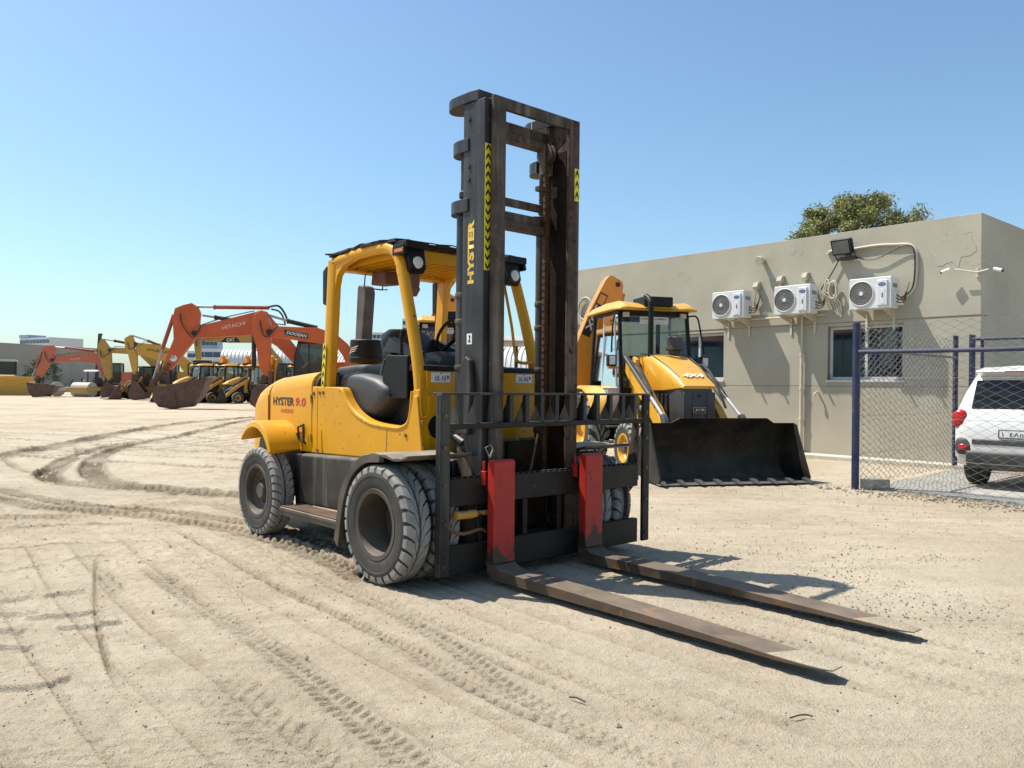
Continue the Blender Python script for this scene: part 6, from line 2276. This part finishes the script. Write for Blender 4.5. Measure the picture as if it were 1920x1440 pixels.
lettering('02', e1, (-6.96, -.235, 2.80), (.85, 0, .5), (-.5, 0, .85), .26, .16, M['ink'], bold=.03)
mb = MB()
mb.tube(bez([(-1.75, -.1, 5.90), (-1.2, -.12, 5.98), (-.85, -.12, 5.6), (-.6, -.1, 5.0)], 5), .06, n=7)
mb.tube(bez([(-1.6, .1, 5.8), (-1.2, .1, 5.7), (-.95, .1, 5.4), (-.8, .1, 4.9)], 5), .05, n=7)
mb.build('boom_hose', M['hose'], e1)
for s in (-1, 1):
    mb = MB()
    mb.beam((-8.02, s * .30, 1.42), (-7.05, s * .30, 2.55), .07, .20)
    mb.build('tipping_link', M['bucketbrown'], e1, bevel=.01)
    mb = MB()
    mb.beam((-8.02, s * .36, 1.42), (-7.45, s * .36, .75), .07, .24)
    mb.build('tipping_link', M['bucketbrown'], e1, bevel=.01)
mb = MB()
mb.prism([(-6.80, .10), (-6.62, 1.0), (-6.45, .10)], 'y', -.95, -.90)
mb.build('wear_rib', M['bucketbrown'], e1)
e2 = excavator('red orange excavator with lettered boom directly behind the forklift counterweight', (-7.47, 42.0), 8, 'doosan',
    [(-5.71, 4.97), (-5.39, 5.19), (-5.1, 5.08), (-4.9, 4.52), (-5.09, 3.98), (-4.89, 3.86), (-4.96, 1.95), (-5.21, 1.84), (-5.42, 2.24), (-5.6, 3.38), (-5.78, 3.96), (-5.76, 4.68)],
    [(-5.09, 4.1), (-4.92, 4.4), (-4.17, 4.39), (-2.54, 4.36), (-1.6, 4.04), (-1.05, 3.57), (-0.61, 2.94), (-0.5, 2.06), (-0.93, 2.06), (-1.29, 2.96), (-1.65, 3.45), (-2.35, 3.55), (-3.12, 3.65), (-4.8, 3.86)],
    [(-5.0, 1.4), (-4.7, 1.2), (-4.0, .75), (-4.3, .15), (-5.2, .02), (-5.8, .45), (-5.75, 1.1), (-5.4, 1.45)],
    [((-5.13, 5.0), (-4.07, 4.69), (-2.6, 4.37), 0, True), ((-5.75, 1.59), (-5.73, 2.27), (-5.75, 3.98), 0, True)], cab=(-.6, .9, 1.75, 3.6))
mb = MB()
mb.prism([(-4.23, 4.24), (-3.00, 4.03), (-3.05, 3.78), (-4.18, 3.97)], 'y', -.286, -.2805)
mb.build('decal_band', M['ink'], e2)
lettering('DOOSAN', e2, (-4.12, -.2865, 4.01), (.985, 0, -.17), (.17, 0, .985), 1.04, .17, M['whiteink'], bold=.035, shear=.2)
e5 = excavator('yellow excavator with lettered boom reaching behind the big orange stick', (-28.36, 70.0), 10, 'hyundai',
    [(-4.81, 5.27), (-4.35, 5.58), (-4.24, 5.53), (-4.0, 4.94), (-4.05, 4.39), (-3.81, 3.96), (-3.77, 2.23), (-4.09, 2.19), (-4.39, 3.39), (-4.51, 3.95), (-4.75, 4.38)],
    [(-4.01, 4.8), (-3.59, 4.91), (-1.9, 4.75), (-0.46, 4.18), (0.68, 3.28), (0.91, 2.13), (0.3, 2.12), (-0.45, 3.12), (-2.11, 3.42), (-3.06, 3.77), (-3.71, 3.85)],
    [(-4.0, 1.6), (-3.55, 1.48), (-3.03, .71), (-2.9, .15), (-3.88, .02), (-4.24, .12), (-4.33, .49), (-4.19, 1.0)],
    [((-4.24, 5.53), (-2.94, 5.1), (-1.77, 4.62), 0, False)], cab=(.9, 2.3, 1.7, 3.4), bodyx=(.6, 4.2), bw_=1.4, teeth=False,
    texts=(('HYUNDAI', (-2.95, 4.22), 1.72, .26, 'ink', R(-7), .02),))
e4 = excavator('ochre excavator with a dark arm ram, left of the yellow lettered one', (-32.17, 74.0), 10, 'catyellow',
    [(-5.34, 4.71), (-5.04, 5.35), (-4.86, 5.45), (-4.31, 4.66), (-4.18, 4.27), (-4.1, 1.94), (-4.34, 1.6), (-4.64, 2.05), (-5.16, 3.87)],
    [(-4.37, 4.4), (-4.19, 4.66), (-2.95, 4.62), (-1.77, 4.54), (-0.48, 3.93), (0.54, 2.39), (-0.1, 2.38), (-1.77, 4.01), (-2.95, 4.1), (-4.06, 4.16)],
    [(-4.45, 1.5), (-3.78, 1.36), (-3.09, .3), (-3.41, .05), (-4.54, .02), (-4.76, .22), (-4.69, .75)],
    [((-4.86, 5.4), (-3.91, 5.27), (-2.96, 5.1), 0, True)], cab=(.3, 1.7, 1.7, 3.4), bodyx=(.2, 3.6), bw_=1.4, teeth=False)
e3 = excavator('faded orange excavator, leftmost of the row beside the dozer blade', (-39.29, 79.0), 10, 'hitachi2',
    [(-6.03, 4.73), (-5.65, 5.02), (-5.0, 5.03), (-4.8, 4.82), (-5.03, 3.97), (-5.22, 3.46), (-6.09, 1.9), (-6.63, 1.79), (-6.48, 2.67), (-5.94, 3.85)],
    [(-5.22, 3.61), (-5.07, 3.97), (-1.4, 4.45), (-1.16, 4.37), (-0.85, 3.79), (-0.6, 2.75), (-0.25, 1.97), (-0.65, 2.04), (-1.08, 3.26), (-1.72, 3.46), (-4.92, 3.41)],
    [(-6.56, 1.35), (-5.52, 1.22), (-4.57, 1.15), (-5.0, .5), (-5.51, .08), (-6.61, .02), (-7.0, .5), (-7.18, 1.5)],
    [((-4.98, 4.85), (-3.98, 4.82), (-1.39, 4.55), 0, False), ((-6.94, 1.89), (-6.58, 2.92), (-6.02, 4.57), 0, False)], bodyx=(.2, 3.4), cab=(.1, 1.4, 1.7, 3.3), bw_=1.4,
    texts=(('HITACHI', (-3.45, 3.60), .85, .14, 'whiteink', R(9), .0),))
e6 = excavator('ochre excavator whose dark lettered boom shows under the big orange boom', (-29.33, 84.0), 5, 'catyellow',
    [(-3.6, 6.3), (-3.4, 6.65), (-3.15, 6.6), (-2.9, 5.8), (-2.85, 3.0), (-3.2, 3.0), (-3.5, 5.2)],
    [(-3.27, 6.24), (2.38, 6.64), (3.74, 5.96), (5.4, 3.9), (5.6, 2.4), (4.9, 2.4), (4.6, 3.6), (2.55, 5.79), (-.04, 5.75), (-2.46, 5.88)],
    None, [], bodyx=(4.9, 8.4), cab=(5.1, 6.6, 1.9, 3.6), K=1.35)
mb = MB()
mb.prism([(-.88, 5.78), (1.16, 5.84), (.7, 6.34), (-.35, 6.28)], 'y', -.286, -.2805)
mb.build('decal_band', M['ink'], e6)
lettering('CAT', e6, (-.26, -.287, 5.86), (1, 0, .06), (-.06, 0, 1), .86, .35, M['whiteink'], bold=.04)

# ---------------------------------------------------------------- wheel loaders, rollers, dozer
def wheel_loader(label, loc, rz):
    t = thing('wheel_loader', label, 'wheel loader', (loc[0], loc[1], tz(*loc)), rz, 'wheel loaders behind the excavators')
    for x in (0, -2.9):
        for s in (-1, 1):
            wheel(t, 'wheel', x, s * .95, .72, .5, s, .34, .12, N=20, hub=(.15, .08), tm='tyre_dark', rm='hyundai', hm='hyundai', lug=.04, gap=.45, slant=.3)
    mb = MB()
    mb.prism([(-3.9, .7), (-3.9, 1.7), (-3.6, 1.95), (-1.9, 2.0), (-1.9, .7)], 'y', -.75, .75)
    mb.build('engine_housing', M['hyundai'], t, bevel=.06)
    mb = MB()
    mb.box(-1.9, .5, -.5, .5, .6, 1.3)
    mb.build('front_frame', M['hyundai'], t, bevel=.04)
    for s in (-1, 1):
        mb = MB()
        secs = []
        for k in range(9):
            a = R(150 - 15 * k)
            secs.append([((.86) * math.cos(a), s * .70, .72 + .86 * math.sin(a)), (.86 * math.cos(a), s * 1.22, .72 + .86 * math.sin(a)), (.81 * math.cos(a), s * 1.22, .72 + .81 * math.sin(a)), (.81 * math.cos(a), s * .70, .72 + .81 * math.sin(a))])
        mb.loft(secs)
        mb.build('fender', M['black'], t)
        mb = MB()
        mb.prism([(-.7, 1.7), (-.5, 1.9), (.6, 1.5), (1.5, .5), (1.3, .3), (.4, 1.15)], 'y', s * .40 - .08, s * .40 + .08)
        mb.build('loader_arm', M['hyundai'], t, bevel=.02)
    cb = sub('cab', t)
    mb = MB()
    for x, y in ((-.7, -.65), (-.7, .65), (-1.85, -.65), (-1.85, .65)):
        mb.beam((x, y, 1.3), (x - .05, y * .95, 2.85), .10, .10, (1, 0, 0))
    mb.box(-1.9, -.65, -.68, .68, 1.2, 1.6)
    mb.build('cab_frame', M['black'], cb)
    mb = MB()
    mb.box(-2.0, -.6, -.72, .72, 2.85, 3.0)
    mb.build('cab_roof', M['black'], cb, bevel=.04)
    mb = MB()
    mb.box(-1.84, -.74, -.64, .64, 1.6, 2.84)
    mb.build('cab_glass', M['darkglass'], cb)
    bk = sub('bucket', t)
    mb = MB()
    mb.prism([(1.3, .05), (2.4, .03), (2.3, .12), (1.55, .25), (1.4, .7), (1.55, 1.2), (1.48, 1.24), (1.28, .8)], 'y', -1.3, 1.3)
    mb.build('bucket_shell', M['bucketbrown'], bk, bevel=.01)
    for s in (-1, 1):
        mb = MB()
        mb.prism([(1.3, .05), (2.4, .03), (1.55, 1.22), (1.28, .8)], 'y', s * 1.3, s * 1.34)
        mb.build('bucket_cheek', M['bucketbrown'], bk)
    mb = MB()
    mb.tube([(-1.0, -.8, 1.5), (-.9, -1.0, 2.4), (-.9, -1.0, 2.5)], .02, n=6)
    mb.box(-.96, -.90, -1.10, -.90, 2.2, 2.5)
    mb.build('mirror', M['black'], t)
    return t
wheel_loader('yellow wheel loader behind the sticks of the ochre and yellow excavators', (-34.2, 73.0), -140)
wl2 = copy_tree([o for o in bpy.data.objects if o.name == 'wheel_loader'][0])
wl2.location = (-6.9, 40.0, 0)
wl2.rotation_euler = (0, 0, R(-155))
wl2['label'] = 'wheel loader glimpsed behind the black intake drum of the forklift'

M['drum'] = pm('dusty_drum_steel', (.36, .33, .27), .5, var=.15, dust=.4)
def roller(label, loc, rz, canopy, drumcol, bodycol):
    t = thing('road_roller', label, 'road roller', (loc[0], loc[1], tz(*loc)), rz, 'road rollers parked in the yard')
    mb = MB()
    mb.lathe([(.15, -1.05), (.72, -1.05), (.75, -1.02), (.75, 1.02), (.72, 1.05), (.15, 1.05)], (0, 0, .75), 'y', 36)
    mb.build('drum', M[drumcol], t)
    mb = MB()
    for s in (-1, 1):
        mb.box(-.95, .95, s * 1.10, s * 1.24, .62, .95)
    mb.box(.82, .98, -1.24, 1.24, .60, .98)
    mb.box(-1.1, -.85, -1.24, 1.24, .60, 1.0)
    mb.build('drum_frame', M[bodycol], t, bevel=.03)
    for s in (-1, 1):
        wheel(t, 'rear_wheel', -2.9, s * .85, .68, .48, s, .33, .12, N=18, hub=(.12, .06), tm='tyre_dark', rm=bodycol, hm=bodycol, lug=.04, gap=.5, slant=.3)
    mb = MB()
    mb.prism([(-3.9, .8), (-3.9, 1.55), (-3.5, 1.75), (-2.4, 1.75), (-2.3, .8)], 'y', -.65, .65)
    mb.build('engine_housing', M[bodycol], t, bevel=.05)
    mb = MB()
    mb.box(-2.4, -1.1, -.55, .55, .75, 1.15)
    mb.build('platform', M['black'], t, bevel=.02)
    mb = MB()
    mb.box(-2.25, -1.85, -.25, .25, 1.15, 1.5)
    mb.box(-2.35, -2.2, -.25, .25, 1.4, 2.0)
    mb.build('seat', M['vinyl'], t, bevel=.05)
    mb = MB()
    mb.tube([(-1.2, 0, 1.1), (-1.4, 0, 1.75)], .05, n=8)
    mb.tube([(-1.42 + .06 * math.sin(j / 16 * 6.2832), .22 * math.cos(j / 16 * 6.2832), 1.78 + .14 * math.sin(j / 16 * 6.2832)) for j in range(17)], .02, n=6)
    mb.build('steering_wheel', M['black'], t)
    if canopy:
        for x, y in ((-1.25, -.6), (-1.25, .6), (-2.35, -.6), (-2.35, .6)):
            mb = MB()
            mb.beam((x, y, 1.1), (x, y, 2.62), .08, .08, (1, 0, 0))
            mb.build('canopy_post', M['black'], t)
        mb = MB()
        mb.prism([(-2.7, 2.62), (-2.6, 2.76), (-1.1, 2.80), (-.85, 2.66), (-.85, 2.60), (-2.7, 2.58)], 'y', -.85, .85)
        mb.build('canopy', M['cabgrey'], t, bevel=.03)
        mb = MB()
        for s in (-1, 1):
            mb.tube([(-1.1, s * .62, 1.1), (-1.1, s * .62, 1.75), (-1.7, s * .62, 1.78), (-1.7, s * .62, 1.1)], .025, n=6)
        mb.build('handrail', M['black'], t)
    return t
roller('yellow roller with pale drum and canopy between orange and ochre excavators', (-43.9, 83), -103, True, 'drum', 'catyellow')
roller('pale grey roller without canopy behind the bucket of the faded orange excavator', (-47.2, 84), -150, False, 'drum', 'cabgrey')
roller('grey canopied roller seen through the forklift mast', (.35, 20.8), -70, True, 'cabgrey', 'hyundai')

t = thing('bulldozer', 'bulldozer with a wide yellow blade at the left edge of the yard', 'bulldozer', (-55.4, 88.5, 0), -62)
t.scale = (1.3, 1.3, 1.3)
mb = MB()
secs = []
for y in (-2.3, -2.2, 2.2, 2.3):
    k = .12 if abs(y) > 2.25 else 0
    secs.append([(1.9 + x - k, y, z) for x, z in ((0.10, .0), (-.12, .35), (-.18, .8), (-.10, 1.25), (.08, 1.55), (.02, 1.56), (-.16, 1.27), (-.25, .8), (-.19, .35), (.02, .0))])
mb.loft(secs)
mb.build('blade', M['hyundai'], t)
mb = MB()
mb.prism([(-2.2, .8), (-2.2, 1.7), (-.9, 1.8), (.9, 1.65), (.95, .7)], 'y', -.7, .7)
mb.build('engine_housing', M['catyellow'], t, bevel=.05)
for s in (-1, 1):
    mb = MB()
    loop = [(-.5 + 1.35 * sx + .45 * math.cos(R(an)), .47 + .45 * math.sin(R(an))) for sx, rng in ((1, range(-90, 91, 20)), (-1, range(90, 271, 20))) for an in rng]
    mb.prism(loop, 'y', s * 1.1 - .28, s * 1.1 + .28)
    mb.build('track', M['trackdark'], t)
    mb = MB()
    mb.beam((-.4, s * 1.45, .6), (1.75, s * 1.45, .5), .14, .22)
    mb.build('push_arm', M['catyellow'], t)
mb = MB()
for x, y in ((-.6, -.65), (-.6, .65), (-1.9, -.65), (-1.9, .65)):
    mb.beam((x, y, 1.7), (x, y, 2.85), .1, .1, (1, 0, 0))
mb.build('cab_frame', M['black'], t)
mb = MB()
mb.box(-2.1, -.4, -.8, .8, 2.85, 3.0)
mb.build('cab_roof', M['cabgrey'], t, bevel=.04)
mb = MB()
mb.box(-1.86, -.64, -.63, .63, 1.72, 2.84)
mb.build('cab_glass', M['darkglass'], t)
t = thing('light_mast', 'thin dark green post leaning above the ochre excavator', 'post', (-43.4, 84.5, 0))
mb = MB()
mb.beam((-.1, 0, 0), (.36, 0, 6.6), .28, .28, (1, 0, 0))
mb.build('mast_tube', pm('dark_green_paint', (.012, .035, .035), .5), t)
mb = MB()
mb.beam((.30, 0, 6.4), (.6, 0, 6.55), .12, .12)
mb.build('mast_head', M['black'], t)

# ---------------------------------------------------------------- yard wall, sheds, far blocks
M['wallgrey'] = pm('yard_wall', (.30, .28, .245), .9, var=.06, scale=.4, bump=.1, stain=.06)
M['shed'] = pm('white_corrugated_sheet', (.60, .61, .61), .45, var=.04, scale=.6)
M['farwhite'] = pm('far_white_render', (.56, .58, .60), .8, var=.04, scale=.1)
M['farblue'] = pm('far_blue_cladding', (.22, .30, .42), .4, var=.08, scale=.2)
M['farglass'] = pm('far_window', (.05, .08, .13), .2, var=.2)
t = thing('boundary_wall', 'long plain beige wall closing the yard behind the dozer', 'wall', (-75.95, 120, 0), math.degrees(math.atan2(18, 6.35)))
for k in range(11):
    mb = MB()
    mb.box(-20 + k * 3.6, -20 + k * 3.6 + 3.58, 0, .3, 0, 7.2)
    mb.build('wall_panel', M['wallgrey'], t)
mb = MB()
mb.box(-20, 19.6, -.05, .35, 7.201, 7.3)
mb.build('coping', M['wallgrey'], t)

def shed(label, loc, rz, L, W, H, pitch, r=1.6):
    t = thing('warehouse', label, 'warehouse', loc, rz, 'white corrugated warehouses')
    outl = [(0, 0)] + [(r - r * math.cos(R(a)), H - r + r * math.sin(R(a))) for a in range(0, 91, 15)] + [(W - r + r * math.sin(R(a)), H - r + r * math.cos(R(a))) for a in range(0, 91, 15)] + [(W, 0)]
    mb = MB()
    mb.prism(outl, 'x', 0, L)
    mb.build('shell', M['shed'], t, smooth=40)
    n = int(L / pitch)
    me = None
    for k in range(min(n, 290)):
        x = k * L / min(n, 290)
        mb = MB()
        w = L / min(n, 290) * .55
        o2 = [(y - .06 if y < W / 2 else y + .06, z + (.06 if z > .1 else 0)) for y, z in outl]
        if me is None:
            mb.prism(o2, 'x', 0, w)
            me = mb.mesh('rib', M['shed'], 30)
        o = bpy.data.objects.new('rib', me)
        COL.objects.link(o)
        o.parent = t
        o.location = (x, 0, 0)
    return t
shed('white ribbed warehouse with rounded eaves behind the row of backhoe loaders', (-34.3, 95, 0), 4, 8.6, 14, 5.55, .45)
shed('white ribbed warehouse with rounded roof behind the forklift mast', (-18.5, 80.0, 0), math.degrees(math.atan2(-22, 20.4)), 29.5, 12, 5.25, .55, r=2.2)

def block(name, label, loc, rz, W, D, H, fl, cols, mat='farwhite', bands=False):
    t = thing(name, label, 'building', loc, rz, 'distant city blocks')
    mb = MB()
    mb.box(-W / 2, W / 2, 0, D, 0, H)
    mb.build('wall', M[mat], t)
    mb = MB()
    mb.box(-W / 2 - .1, W / 2 + .1, -.1, D + .1, H + .001, H + .5)
    mb.build('roof', M[mat], t)
    fh = H / fl
    for i in range(fl):
        if i * fh < H - 34:
            continue
        for j in range(cols):
            x = -W / 2 + (j + .5) * W / cols
            w = W / cols * (.42 if not bands else .46)
            mb = MB()
            mb.box(x - w, x + w, -.12, .1, i * fh + fh * .28, i * fh + fh * .80)
            mb.build('window', M['farglass'], t, smooth=0)
        if bands:
            mb = MB()
            mb.box(-W / 2 - .3, W / 2 + .3, -1.0, -.13, i * fh, i * fh + fh * .25)
            mb.build('balcony', M['farwhite'], t, smooth=0)
    return t
h = block('hotel', 'distant white hotel block with blue windows above the yard wall', (-248, 420, 0), -30, 27, 18, 24.3, 7, 9)
mb = MB()
mb.box(-13.6, -5, -.3, 9, 24.9, 26.4)
mb.build('roof_plant', M['farblue'], h)
block('apartment_tower', 'distant blue glazed tower under the big orange boom', (-120.5, 320, 0), 5, 7.5, 8, 19.3, 6, 5, 'farblue')
block('apartment_tower', 'distant white apartment block with balconies beside the blue tower', (-105.8, 282, 0), 8, 8.6, 8, 13.4, 4, 3, 'farwhite', True)
block('apartment_tower', 'distant low white block right of the balconied apartments', (-104, 310, 0), 0, 6, 8, 13.2, 4, 3, 'farwhite', True)
block('apartment_tower', 'distant grey blue block left of the orange stick foot', (-129.5, 330, 0), 0, 6, 8, 14.5, 5, 3, 'farwhite', True)
block('office_tower', 'distant pale tower behind the forklift exhaust stack', (-70, 400, 0), 0, 13, 10, 27.5, 8, 7, 'farwhite')
block('office_tower', 'distant pale tower behind the forklift seat', (-50, 400, 0), 0, 9, 10, 34.5, 10, 4, 'farwhite')
make_tree('small_tree', 'small grey green tree at the end of the yard wall', (-58, 100, 0), 2.2, 1.6, 1.8, 2.6, 2500, 9, (.07, .085, .04), trunk_r=.08, size=.12)
